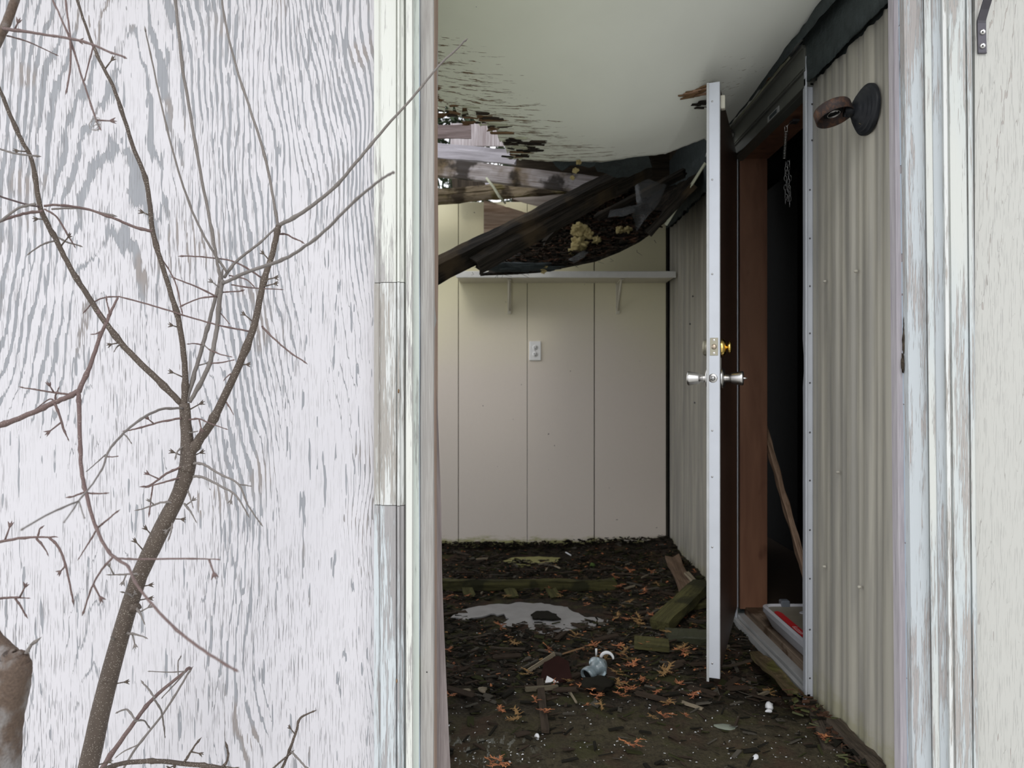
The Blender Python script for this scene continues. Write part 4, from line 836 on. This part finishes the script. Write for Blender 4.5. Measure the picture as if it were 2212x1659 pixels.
# glass lamp part
gc = FL(1285, 1446, .035); ga = Vector((-.66, -.62, -.25)).normalized()
ge = empty('glass_lamp_part', gc-Vector((0, 0, .035)), 'cloudy glass jar shaped lamp part lying in the litter', 'lamp part')
lathe('glass_body', [(-.05, .012), (-.040, .022), (-.026, .030), (-.020, .0355), (-.014, .0365), (-.010, .034), (-.002, .023), (.006, .0185), (.014, .0195), (.022, .0255), (.034, .0275), (.044, .026), (.046, .022), (.034, .021), (.0, .015), (-.03, .018)], gc, ga, gl, ge, 30)
lathe('dark_mouth', [(.034, .0001), (.035, .0205)], gc, ga, blackm, ge, 20)
for i in range(6): pass
o = blob('black_clod', FL(1288, 1478, .02), (.050, .040, .020), barkc[0], None, 5, 3, .5, base=FL(1288, 1478, 0)); tag(o, 'black clod of soil under the glass lamp part', 'soil')
cf = FL(1312, 1424, .03); vs, fs = [], []
tubegeo([(cf.x+.021*math.cos(a), cf.y+.004*a, cf.z+.021*math.sin(a), .0035+.003*math.sin(a*.8)) for a in [k*.28 for k in range(0, 12)]], 6, vs, fs)
o = mk('white_curl', vs, fs, white, None, cf-Vector((0, 0, .03)), True); tag(o, 'white curled plastic strip behind the glass lamp part', 'plastic scrap')
o = tube('white_peg', [(*FL(1288, 1418, .02), .003), (*(FL(1288, 1418, .02)+Vector((0, 0, .028))), .004)], white, None, 6, base=FL(1288, 1418, 0)); tag(o, 'small upright white peg behind the glass lamp part', 'plastic scrap')
def shard(name, px, py, s, mat, label, cat, seed, h=.5, group=None):
    c = FL(px, py, s*h*.4); o = blob(name, c, (s, s*.6, s*h), mat, None, seed, 2, .45, 1.3, base=(c.x, c.y, 0), rot=Matrix.Rotation(seed*1.3, 3, 'Z')); return tag(o, label, cat, group)
shard('styrofoam_chunk', 1662, 1524, .020, white, 'largest white foam lump on the floor near the threshold', 'foam piece', 1, .5)
shard('styrofoam_chunk', 1660, 1536, .012, white, 'flat white crumb just below the largest foam lump', 'foam piece', 5, .4)
shard('styrofoam_chunk', 1757, 1541, .010, white, 'pointed white chip near the foot of the siding', 'foam piece', 2, .5)
shard('styrofoam_chunk', 1632, 1637, .012, white, 'white chip near the bottom edge right of centre', 'foam piece', 3, .6)
shard('styrofoam_chunk', 1160, 1591, .010, white, 'white chip in the mud left of centre at the bottom', 'foam piece', 4, .8)
shard('styrofoam_chunk', 1498, 1486, .009, plain('cream_chip', (.55, .53, .40)), 'cream coloured chip left of the door foot', 'foam piece', 6, .6)
shard('shale_shard', 1567, 1570, .034, slate, 'flat grey green shard on the muddy floor', 'stone', 7, .12)
c = FL(1190, 1474, .004); vs = [c+Vector(v) for v in ((-.020, -.012, 0), (.026, -.012, .002), (-.012, .018, .012), (-.020, -.012, .003), (.026, -.012, .005), (-.012, .018, .015))]
o = mk('white_triangle', vs, [(2, 1, 0), (3, 4, 5), (0, 1, 4, 3), (1, 2, 5, 4), (2, 0, 3, 5)], white, None, c-Vector((0, 0, .004))); tag(o, 'white triangular chip in front of the maroon board', 'plastic scrap')
shard('pale_seed_husk', 1176, 1472, .010, plain('husk', (.42, .38, .27)), 'pale oval husk left of the white triangular chip', 'seed husk', 2, .5)
o = tube('white_stick', [(*FL(1222, 1193, .05), .004), (*FL(1234, 1200, .04), .004)], white, None, 6, base=FL(1222, 1193, .03)); tag(o, 'short white stick by the back wall', 'stick')
for i, (px, py, s) in enumerate(((1043, 1490, .022), (1007, 1492, .018), (1325, 1255, .02), (1280, 1222, .018))):
    mt = [lightstick, lightstick, mossm, mossm][i]; lab = ['rounded tan wood flake left in the litter', 'smaller tan flake left of the rounded one', 'green moss tuft at the end of the long mossy board', 'small moss tuft beyond the long mossy board'][i]
    shard(['wood_flake', 'wood_flake', 'moss_tuft', 'moss_tuft'][i], px, py, s, mt, lab, ['wood flake', 'wood flake', 'moss', 'moss'][i], i+11, .3 if i < 2 else .8)
# loose litter
def onfloor(r, xr=(-.75, .93), yr=(1.95, 4.55)):
    x = r.uniform(*xr); y = r.uniform(*yr)
    if ((x-.10)/.32)**2+((y-3.35)/.20)**2 < 1 or ((x-.17)/.22)**2+((y-4.37)/.07)**2 < 1: return None
    if y < 2.42 and r.random() < .80: return None
    return (x, y, floor_h(x, y)+.003+.006*r.random())
chips('leaf_litter', 9500, onfloor, (.008, .048), [barkc[0], barkc[0], barkc[0], barkc[1], barkc[1], barkc[3], plain('litter_olive', (.028, .029, .012), .9)], 11, 'dark rotten leaf and bark litter covering the porch floor', 'leaf litter', .2, 5)
chips('rust_crumbs', 1500, lambda r: onfloor(r, (-.5, .93), (2.5, 4.5)), (.005, .017), [leafm, leafm, leafy, barkc[2], barkc[2]], 12, 'rust coloured crumbs scattered through the dark litter', 'leaf litter', .3, 2.5)
def crumbs(r):
    x = r.uniform(-.2, .9); y = 2.0+1.2*r.random()**1.5; return (x, y, floor_h(x, y)+.003)
chips('white_crumbs', 520, crumbs, (.0015, .006), [white, white, plain('crumb_grey', (.3, .29, .27))], 13, 'tiny white paint flakes sprinkled on the dark floor', 'paint flakes', .6, 1.5)
def alongw(r):
    y = r.uniform(1.95, 4.5); return (XW-.01-.07*r.random()**2, y, .0+.035*r.random()) if not (YN < y < YH) else None
chips('wall_foot_litter', 1100, alongw, (.008, .04), [barkc[0], barkc[1], barkc[2], plain('foot_moss', (.05, .055, .014))], 14, 'dark litter piled along the foot of the siding', 'leaf litter', .3, 3)
def alongb(r):
    x = r.uniform(-.6, .93); return (x, 4.54-.06*r.random(), .03+.03*r.random()*(1+sstep(.0, .8, x)))
chips('back_wall_litter', 900, alongb, (.008, .03), [barkc[0], barkc[0], barkc[1]], 15, 'dark litter heaped against the foot of the back wall', 'leaf litter', .4, 3)
# wood splinters one by one
protos = [plank('wood_splinter', Vector((0, 0, 0)), Vector((L, 0, 0)), wd, .006, m_, seg=5, jit=.002, ragged=.008, seed=i) for i, (L, wd, m_) in enumerate(((.09, .012, barkc[3]), (.07, .02, barkc[1]), (.13, .014, darkslat), (.06, .009, lightstick), (.10, .022, barkc[1])))]
GS = 'dark rotten wood splinters strewn over the porch floor'
for i in range(90):
    q = onfloor(R, (-.4, .85), (2.25, 4.4))
    if q is None: continue
    o = protos[i] if i < 5 else protos[i % 5].copy()
    if i >= 5: C.objects.link(o)
    o.location = Vector(q)+Vector((0, 0, .006)); o.rotation_mode = 'XYZ'; o.rotation_euler = (R.uniform(-.2, .2), R.uniform(-.12, .12), R.gauss(0, .7) if i % 3 else R.uniform(0, 6.28)); tag(o, 'dark splinter of rotten wood among the floor litter', 'wood splinter', GS)
for i, p_ in enumerate(protos):
    if 'label' not in p_.keys(): q = (0.2+.1*i, 2.7, .012); p_.location = q; tag(p_, 'dark splinter of rotten wood among the floor litter', 'wood splinter', GS)
# cedar sprigs one by one
def sprig(i, mat):
    r = random.Random(50+i); vs = []; fs = []
    def frond(p, a, L, dep):
        n = 5; q = p
        for k in range(n):
            a += r.uniform(-.22, .22); d = Vector((math.cos(a), math.sin(a), r.uniform(-.1, .28)))*L/n; s_ = Vector((-math.sin(a), math.cos(a), 0))*L*.16*(1.2-k/n)
            b0 = len(vs); e = q+d; vs.extend([q-s_, q+s_, e+s_*.8, e-s_*.8, (q+e)/2+Vector((0, 0, L*.05))]); fs.extend([(b0, b0+3, b0+4), (b0+3, b0+2, b0+4), (b0+2, b0+1, b0+4), (b0+1, b0, b0+4)])
            if dep: frond(e, a+(.75 if k % 2 else -.75), L*.48, dep-1)
            q = e
    for q_ in range(5): frond(Vector((0, 0, .003+.002*q_)), q_*1.3+r.uniform(-.4, .4), r.uniform(.014, .030), 1)
    return mk('cedar_sprig', vs, fs, mat)
sp = [sprig(i, [leafm, leafm, leafm, leafy, leafm, leafy][i]) for i in range(6)]
spots = [(1285, 1403), (1335, 1400), (1340, 1420), (1355, 1430), (1365, 1440), (1330, 1455), (1290, 1490), (1288, 1503), (1155, 1518), (1120, 1553), (1175, 1545), (1335, 1480), (1350, 1492), (1370, 1486), (1420, 1495), (1475, 1405), (1475, 1412), (1440, 1520), (1435, 1550), (1480, 1548), (1410, 1335), (1380, 1340), (1350, 1340), (1360, 1300), (1395, 1290), (1330, 1270), (1340, 1275), (1430, 1320), (1010, 1290), (1095, 1287), (965, 1295), (970, 1405), (1080, 1358), (1110, 1390), (1180, 1405), (1240, 1380), (1080, 1540), (970, 1508), (1600, 1470), (1660, 1470), (1370, 1616), (1300, 1525), (1260, 1480), (1275, 1470), (1470, 1475), (1440, 1455), (1455, 1300), (1420, 1262), (1405, 1240), (1360, 1235), (1250, 1238), (1450, 1375), (1390, 1400), (1310, 1430), (1775, 1605), (1080, 1655), (1058, 1650), (1140, 1462), (1200, 1478), (1225, 1470)]
GC = 'rust orange dead cedar sprigs on the porch floor'
for i in range(100):
    px, py = spots[i] if i < len(spots) else (R.gauss(1340, 110), R.uniform(1240, 1560))
    px = max(975, min(1500, px)) if i >= len(spots) else px
    o = sp[i] if i < 6 else sp[i % 6].copy()
    if i >= 6: C.objects.link(o)
    c = FL(px, py, .012); c.z = floor_h(c.x, c.y)+.010; o.location = c; k = R.uniform(.6, 1.3)*(.7 if i >= len(spots) else 1); o.scale = (k, k, k*1.4); o.rotation_euler = (R.uniform(-.35, .35), R.uniform(-.35, .35), R.uniform(0, 6.28))
    tag(o, 'rust orange dead cedar sprig among the dark floor litter', 'cedar sprig', GC)
# ---------------------------------------------------------------- shrub and branches before the facade
def spur_geo(r, vs, fs, c, d, L, k=1.0):
    side = d.cross(Vector((0, 1, 0))).normalized()*(1 if r.random() < .5 else -1); dr = (side+d*.5+Vector((0, r.uniform(-.4, .4), 0))).normalized(); e = c+dr*L
    tubegeo([(*c, .0016*k), (*(c+dr*L*.6), .0013*k), (*e, .0011*k)], 5, vs, fs)
    for a in (-.7, 0, .7):
        q = (dr+side.cross(Vector((0, 1, 0)))*a).normalized(); tubegeo([(*(e-dr*L*.1), .0010*k), (*(e+q*.003*k), .0018*k), (*(e+q*.009*k), .0003)], 5, vs, fs)
def branch(parent, pts, Ya, Yb, mat, name='branch', knots=True, spurs=0, seed=0, bud=True, n=8, base=None):
    """pts: (px, py, width px); depth runs from Ya to Yb"""
    r = random.Random(seed+int(pts[0][0]*7+pts[0][1])); m = len(pts); P3 = []
    for i, (px, py, wd) in enumerate(pts):
        Y = Ya+(Yb-Ya)*i/(m-1); p = P(px, py, Y); P3.append((p.x, p.y, p.z, wd/2*Y/F))
    q = crom(P3, 6); out = []
    for i, (x, y, z, rr) in enumerate(q):
        rr = max(rr, .0006); k = 1.0
        if knots and i % 9 == 4: k = 1.28
        j = min(rr*.22, .0007); out.append((x+r.uniform(-j, j), y, z+r.uniform(-j, j), rr*k))
    vs, fs = tubegeo(out, n)
    if bud:
        a = Vector(out[-1][:3]); d = (a-Vector(out[-2][:3])).normalized(); rr = out[-1][3]; tubegeo([(*a, rr), (*(a+d*rr*3), rr*1.5), (*(a+d*rr*9), rr*.1)], 6, vs, fs)
    for s_ in range(spurs):
        i = r.randrange(2, len(out)-2); c = Vector(out[i][:3]); d = (Vector(out[i+1][:3])-c).normalized(); spur_geo(r, vs, fs, c, d, r.uniform(.008, .024)+out[i][3])
    return mk(name, vs, fs, mat, parent, base, True)
YS = 1.45
sr = empty('shrub', P(150, 1900, YS), 'bare thin trunked shrub with forked speckled stem before the white wall', 'shrub')
tk = branch(sr, [(95, 2050, 48), (130, 1900, 44), (190, 1659, 41), (232, 1480, 38), (292, 1270, 34), (345, 1150, 35), (385, 1070, 31), (406, 1000, 34), (403, 940, 25), (398, 872, 22)], YS, YS, barkm, 'trunk', False, 12, bud=False, n=14)
B = lambda pts, Ya, Yb, mat=barkm, par=sr, **k: branch(par, pts, Ya, Yb, mat, **k)
b1 = B([(408, 985, 22), (430, 950, 20), (455, 915, 18), (500, 825, 16), (545, 715, 15), (567, 620, 13), (590, 540, 12), (602, 487, 12)], YS, 1.42, spurs=5, bud=False, n=10)
B([(602, 487, 9), (655, 458, 8.5), (720, 407, 7.5), (770, 350, 7), (820, 290, 6), (900, 200, 5), (950, 140, 4.5), (985, 108, 4), (1002, 90, 3.5)], 1.42, 1.30, barkg, b1, name='twig')
B([(601, 490, 7), (592, 440, 6), (575, 350, 6), (545, 250, 5.5), (515, 160, 5), (487, 50, 4.5), (478, -20, 4)], 1.42, 1.40, barkg, b1, name='twig')
b2 = B([(397, 885, 15), (400, 800, 13), (385, 690, 12), (355, 590, 11), (330, 500, 11), (318, 400, 10), (285, 310, 9), (250, 200, 8), (215, 130, 7), (190, 70, 6), (160, -20, 5)], YS, 1.38, spurs=4)
b3 = B([(392, 872, 14), (330, 810, 14), (260, 740, 13), (200, 655, 12), (150, 575, 11), (120, 515, 11), (88, 450, 11), (70, 350, 9), (40, 290, 9), (0, 195, 8), (-40, 110, 7)], YS, 1.36, spurs=4)
b4 = B([(402, 868, 10), (425, 790, 9), (445, 720, 9), (460, 665, 8), (474, 612, 8)], YS, 1.47, barkg, spurs=1)
b5 = B([(410, 868, 9), (440, 815, 10), (457, 770, 10), (468, 710, 10), (474, 650, 10), (480, 605, 9)], YS, 1.43, barkg, spurs=2, bud=False)
T_ = lambda pts, par, mat=barkt, Ya=1.44, Yb=1.42, **k: branch(par, pts, Ya, Yb, mat, name='twig', n=6, **k)
T_([(478, 610, 7), (470, 570, 7), (460, 510, 7), (440, 410, 7), (415, 270, 7), (395, 150, 7), (384, 50, 7), (376, -20, 7)], b5, barkg, 1.43, 1.38)
T_([(484, 600, 7), (510, 565, 6), (555, 530, 5), (590, 498, 4)], b5, barkg)
T_([(490, 588, 6), (455, 535, 5.5), (415, 455, 5), (380, 350, 4.5), (352, 240, 4), (328, 130, 3.5), (315, 70, 3)], b5, barkg, 1.43, 1.36)
T_([(482, 612, 8), (530, 590, 8), (600, 565, 8), (640, 545, 7.5), (700, 500, 7), (760, 440, 6.5), (820, 390, 6), (848, 373, 5)], b5, barkg, 1.43, .92)
T_([(565, 600, 4), (510, 567, 3.5), (450, 556, 3), (398, 553, 3)], b1)
T_([(566, 705, 5), (590, 730, 4), (625, 760, 3.5), (655, 780, 3)], b1)
t10 = T_([(540, 716, 4), (470, 702, 3.5), (400, 682, 3.5), (330, 660, 3.5), (258, 641, 3)], b1, bud=False)
T_([(258, 641, 3), (225, 643, 3), (200, 655, 3), (186, 670, 2.5)], b1)
T_([(598, 506, 4), (618, 506, 4), (635, 515, 3.5), (650, 521, 3)], b1)
T_([(350, 560, 3), (368, 588, 3), (382, 620, 3), (392, 670, 2.5)], b2)
T_([(470, 642, 4), (430, 622, 3.5), (380, 602, 3)], b5); T_([(466, 640, 4), (430, 645, 3), (398, 658, 3)], b5)
T_([(478, 632, 3), (498, 630, 3), (520, 629, 3)], b5); T_([(500, 615, 3), (545, 622, 3), (605, 625, 2)], b5); T_([(495, 595, 3), (530, 603, 3), (545, 615, 2.5)], b5)
T_([(475, 675, 2.5), (488, 690, 2), (494, 698, 2)], b5); T_([(452, 755, 4), (475, 765, 3), (496, 770, 2)], b5); T_([(456, 785, 3), (480, 783, 3), (502, 778, 2)], b5)
T_([(437, 745, 3), (420, 742, 2.5), (409, 743, 2)], b4); T_([(505, 805, 3), (495, 810, 3), (486, 818, 2)], b1); T_([(488, 868, 3.5), (496, 880, 3), (503, 893, 1.5)], b1)
l5 = T_([(395, 882, 5), (350, 884, 5.5), (310, 902, 5.5), (268, 935, 5.5), (236, 972, 5), (222, 1010, 4), (200, 1045, 4), (170, 1082, 4)], tk, barkg, 1.44, 1.0, bud=False)
T_([(170, 1082, 4), (110, 1108, 4), (50, 1142, 4)], tk, barkg, 1.0, .85); T_([(170, 1082, 3), (155, 1105, 3), (139, 1127, 3)], tk, barkg, 1.0, .9); T_([(171, 1082, 3), (176, 1100, 3), (182, 1118, 3)], tk, barkg, 1.0, .9)
T_([(228, 982, 3), (208, 1000, 2.5), (190, 1016, 2)], tk, barkg, 1.3, 1.25); T_([(226, 986, 3), (240, 987, 2.5), (252, 986, 2)], tk, barkt, 1.3, 1.28); T_([(268, 938, 3), (276, 946, 3), (282, 955, 2)], tk, barkg)
T_([(392, 903, 5), (345, 912, 4), (310, 922, 4), (278, 930, 3)], tk, spurs=1)
T_([(408, 907, 4), (430, 905, 4), (455, 915, 3), (486, 926, 2)], tk, spurs=1); T_([(408, 935, 3), (425, 932, 2)], tk, barkg)
T_([(418, 1001, 6), (440, 1003, 6), (475, 1024, 5), (515, 1046, 4.5), (535, 1090, 3.5), (560, 1127, 3)], tk, barkg); T_([(515, 1046, 3), (530, 1048, 3), (540, 1050, 2)], tk, barkg)
T_([(418, 1029, 6), (440, 1032, 6), (480, 1052, 5), (505, 1066, 4.5), (520, 1085, 3.5), (533, 1108, 3)], tk, barkg, spurs=1)
T_([(398, 1006, 5), (360, 1023, 5), (330, 1045, 4), (315, 1051, 3)], tk, spurs=1); T_([(396, 1030, 4), (360, 1040, 4), (325, 1050, 3)], tk); T_([(330, 1047, 3.5), (326, 1080, 3), (323, 1105, 3)], tk)
T_([(378, 1086, 5), (350, 1085, 4.5), (330, 1092, 4), (302, 1101, 2.5)], tk, barkg, spurs=1); T_([(398, 1088, 5), (410, 1103, 4), (422, 1124, 2)], tk, barkg, spurs=1)
T_([(406, 1060, 4), (411, 1075, 3.5), (416, 1092, 2)], tk, barkg); T_([(372, 1130, 4), (370, 1145, 4), (366, 1160, 3)], tk, barkg, spurs=1); T_([(395, 965, 4), (385, 973, 4), (380, 985, 3)], tk, barkg)
T_([(310, 1240, 6), (285, 1240, 4.5), (262, 1241, 4), (240, 1242, 2.5)], tk, barkg, spurs=2); T_([(290, 1292, 5), (276, 1282, 4), (268, 1280, 3)], tk, barkg, spurs=1)
T_([(293, 1312, 7), (303, 1325, 5), (310, 1342, 2.5)], tk, barkg, spurs=1); T_([(275, 1368, 6), (292, 1370, 4.5), (312, 1376, 2.5)], tk, barkg, spurs=1); T_([(248, 1383, 5), (242, 1378, 3)], tk, barkg)
for i, (px, py, s_) in enumerate(((291, 1312, 11), (232, 1466, 12), (405, 1010, 13))): blob('knot', P(px, py, YS-.006), (s_/F*YS, .012, s_/F*YS), barkm, tk, i, 3, .3, 2)
l3 = T_([(330, 500, 7), (290, 490, 6), (240, 470, 5.5), (180, 450, 5), (120, 443, 5), (95, 445, 5)], b2, barkt, 1.42, 1.38, bud=False)
T_([(92, 456, 6), (60, 460, 6), (30, 468, 5.5), (-20, 485, 5)], b3, barkt, 1.38, 1.34); T_([(85, 447, 4), (50, 440, 4), (0, 424, 4), (-30, 415, 4)], b3, budm, 1.38, 1.36, spurs=1)
T_([(78, 440, 6), (40, 450, 5), (0, 478, 5), (-20, 490, 5)], b3, barkg, 1.36, 1.32); T_([(96, 452, 4), (122, 468, 4), (145, 505, 4), (160, 530, 2)], b3, barkt)
T_([(112, 452, 4), (170, 450, 4), (238, 464, 4)], b3, barkg); T_([(118, 520, 4), (92, 528, 3.5), (66, 545, 2.5)], b3, barkg); T_([(120, 510, 4), (145, 523, 4), (170, 530, 3)], b3, barkg)
T_([(0, 322, 4), (35, 332, 4), (75, 337, 4)], b3, barkg, 1.36, 1.34) ; T_([(258, 745, 3), (252, 750, 3), (248, 757, 2)], b3, barkg)
# big tree at the left edge, its limbs enter the picture from the left
YT = 1.12
tr2 = empty('tree', P(-15, 2000, YT), 'thick mottled trunk with sawn fork at the lower left edge', 'tree')
t2k = branch(tr2, [(-25, 2250, 100), (-22, 1950, 96), (-9, 1659, 94), (4, 1560, 82), (20, 1490, 78), (27, 1450, 74), (30, 1428, 64), (31, 1412, 40), (31, 1406, 8)], YT, YT, bigbark, 'trunk', False, 0, bud=False, n=24)
branch(tr2, [(27, 1450, 60), (18, 1430, 58), (-4, 1404, 52), (-30, 1366, 44), (-60, 1300, 38), (-100, 1200, 34), (-130, 900, 30), (-110, 500, 26), (-60, 200, 24), (0, 80, 18), (18, 40, 18), (45, -40, 17)], YT, 1.25, bigbark, 'limb', False, 0, bud=False, n=18)
branch(tr2, [(5, 1580, 60), (-14, 1545, 50), (-40, 1500, 40), (-80, 1440, 38), (-130, 1380, 36)], YT, 1.1, bigbark, 'limb', False, 0, bud=False, n=14)
L_ = lambda pts, Ya=1.25, Yb=1.25, mat=barkt, **k: branch(tr2, pts, Ya, Yb, mat, **k)
L_([(56, 1412, 8), (62, 1402, 7), (68, 1392, 6)], YT, YT, barkg, name='twig')
L_([(-125, 950, 16), (-60, 935, 13), (0, 918, 12), (60, 896, 11), (110, 873, 11), (150, 856, 11), (170, 844, 13)], 1.25, 1.3, bud=False)
L_([(170, 846, 11), (195, 790, 9), (215, 730, 8), (228, 700, 7), (240, 672, 6), (255, 643, 4)], 1.3, 1.38, bud=False)
L_([(170, 848, 9), (171, 880, 9), (173, 960, 8), (177, 1020, 8), (187, 1070, 8), (205, 1132, 7), (222, 1172, 7), (243, 1200, 7), (275, 1222, 6), (284, 1240, 6), (300, 1270, 6), (370, 1350, 6), (440, 1405, 6), (505, 1446, 5)], 1.3, .78, spurs=0)
for pts, ya, yb in (([(255, 1206, 5), (300, 1208, 4.5), (400, 1207, 4), (468, 1208, 2.5)], 1.05, 1.0), ([(243, 1205, 5), (220, 1230, 4.5), (198, 1270, 4), (182, 1318, 4)], 1.05, 1.1), ([(208, 1142, 4), (228, 1126, 4), (249, 1108, 3)], 1.1, 1.1), ([(208, 1145, 4), (192, 1172, 3.5), (172, 1204, 2)], 1.1, 1.1), ([(185, 1062, 4), (170, 1068, 4), (156, 1073, 3.5)], 1.15, 1.15), ([(190, 1065, 4), (208, 1066, 4), (224, 1066, 3)], 1.15, 1.15), ([(118, 872, 6), (128, 895, 5), (138, 928, 4.5), (146, 946, 2)], 1.28, 1.28), ([(150, 852, 5), (110, 847, 4), (80, 842, 3.5), (52, 838, 2.5)], 1.3, 1.28), ([(118, 872, 3.5), (108, 862, 3), (75, 885, 2)], 1.3, 1.3), ([(120, 870, 4), (120, 855, 4), (125, 842, 2)], 1.3, 1.3), ([(222, 712, 4), (235, 690, 4), (235, 670, 3), (230, 650, 3)], 1.3, 1.3), ([(225, 712, 3), (210, 720, 3), (203, 722, 2)], 1.3, 1.3),
        ([(-90, 1200, 9), (-20, 1176, 7), (40, 1163, 6), (110, 1160, 4), (118, 1159, 2)], 1.2, 1.2), ([(105, 1160, 5), (125, 1180, 5), (140, 1215, 4.5), (150, 1258, 4), (157, 1293, 3.5)], 1.2, 1.2), ([(78, 1163, 5), (92, 1178, 4), (102, 1194, 2)], 1.2, 1.2), ([(80, 1162, 4), (84, 1150, 4), (86, 1142, 3)], 1.2, 1.2),
        ([(-90, 1300, 8), (-20, 1294, 6), (30, 1291, 5), (58, 1292, 2)], 1.2, 1.2), ([(33, 1293, 4), (44, 1308, 4), (53, 1325, 3)], 1.2, 1.2),
        ([(6, 62, 8), (60, 69, 6), (110, 77, 5), (150, 83, 5.5), (200, 96, 5), (235, 112, 4.5), (266, 122, 4)], 1.22, 1.1), ([(14, 77, 3.5), (60, 90, 3), (118, 117, 2)], 1.24, 1.28), ([(100, -30, 4), (130, 35, 4), (152, 88, 5), (178, 170, 4), (205, 252, 4), (215, 276, 3)], 1.25, 1.2), ([(138, -30, 4), (146, 35, 4), (152, 85, 4), (152, 145, 4), (144, 194, 3)], 1.25, 1.2), ([(202, 100, 3.5), (192, 135, 3), (184, 168, 2.5)], 1.3, 1.3)):
    L_(pts, ya, yb, name='twig', n=6, spurs=1 if len(pts) > 3 else 0)
vs, fs = [], []
r = random.Random(3)
for i in range(14):
    c = P(205+r.uniform(-8, 8), 268+r.uniform(-9, 9), 1.2); a0 = r.uniform(0, 6); q = r.uniform(.003, .008)
    tubegeo([(c.x+q*math.cos(a0+k*.5), c.y, c.z+q*.7*math.sin(a0+k*.6), .00035) for k in range(8)], 4, vs, fs)
mk('tendril', vs, fs, barkg, tr2)
sa = empty('sapling', P(150, 1800, 1.6), 'low thin sapling leaning right at the foot of the white wall', 'sapling')
bs = branch(sa, [(150, 1780, 13), (195, 1700, 12), (230, 1645, 11), (290, 1560, 9), (330, 1510, 8), (400, 1450, 6), (409, 1442, 5)], 1.55, 1.72, barkt, spurs=1)
for pts in ([(334, 1508, 4), (322, 1490, 4), (310, 1477, 3)], [(333, 1510, 4), (348, 1535, 4), (354, 1570, 3.5), (356, 1590, 2)], [(292, 1556, 4), (275, 1533, 4), (255, 1538, 3)], [(292, 1558, 4), (310, 1556, 3.5), (320, 1568, 3)], [(400, 1450, 3), (365, 1452, 2.5), (325, 1450, 2)], [(385, 1460, 3), (385, 1430, 3), (390, 1420, 2.5)], [(400, 1452, 3), (380, 1475, 3), (352, 1505, 2)]):
    branch(sa, pts, 1.62, 1.66, barkg, 'twig', n=6)
branch(sa, [(215, 1760, 5), (270, 1655, 5), (300, 1608, 5), (350, 1545, 4.5), (385, 1490, 4.5), (406, 1455, 4)], 1.7, 1.76, barkg)
branch(sa, [(300, 1608, 3), (270, 1622, 3), (255, 1632, 2)], 1.71, 1.7, barkg, 'twig', n=6)
lb_ = empty('low_branch', P(180, 1720, 1.5), 'brown branch arching along the bottom left edge', 'branch')
branch(lb_, [(150, 1760, 9), (200, 1680, 9), (240, 1656, 9), (290, 1646, 10), (350, 1645, 10), (430, 1653, 10), (480, 1660, 9), (540, 1690, 8)], 1.5, 1.55, barkm)
for pts in ([(397, 1648, 6), (410, 1628, 5), (424, 1606, 4)], [(478, 1658, 6), (490, 1645, 5), (493, 1630, 4.5), (491, 1617, 4)], [(378, 1648, 5), (376, 1662, 5), (370, 1690, 4)]): branch(lb_, pts, 1.53, 1.53, barkm, 'twig', n=6, spurs=1)
tw = empty('twig', P(575, 1720, 1.66), 'thin brown twig rising beside the casing at the bottom', 'twig')
branch(tw, [(570, 1740, 6), (595, 1690, 6), (622, 1630, 6), (640, 1580, 5.5), (648, 1552, 5), (672, 1539, 3)], 1.66, 1.70, barkm, spurs=1)
branch(tw, [(560, 1690, 4), (595, 1655, 4), (622, 1632, 4)], 1.66, 1.67, barkm, 'twig'); branch(tw, [(628, 1622, 4), (645, 1640, 4), (660, 1657, 4)], 1.67, 1.67, barkg, 'twig')
# ---------------------------------------------------------------- evergreen beyond the back wall, glimpsed through the hole
eg = empty('evergreen', (-.6, 8.0, -.36), 'dark evergreen glimpsed through the hole above the back wall', 'tree')
tube('trunk', [(-.6, 8, -.36, .12), (-.6, 8, 2.0, .09), (-.6, 8, 4.2, .03)], bigbark, eg, 10)
r = random.Random(4); vs = []; fs = []
for i in range(9000):
    z = r.uniform(.4, 4.4); rad = 2.6*(1-(z/5.0))*math.sqrt(r.random()); a = r.uniform(0, 6.283); c = Vector((-.6+rad*math.cos(a)*1.3, 8+rad*math.sin(a), z)); d = Vector((r.gauss(0, 1), r.gauss(0, 1), r.gauss(0, .6))).normalized(); e_ = d.orthogonal().normalized()
    L = r.uniform(.05, .12); b0 = len(vs); vs += [c, c+d*L+e_*L*.2, c+d*L*2, c+d*L-e_*L*.2]; fs.append((b0, b0+1, b0+2, b0+3))
mk('foliage', vs, fs, hedgem, eg)
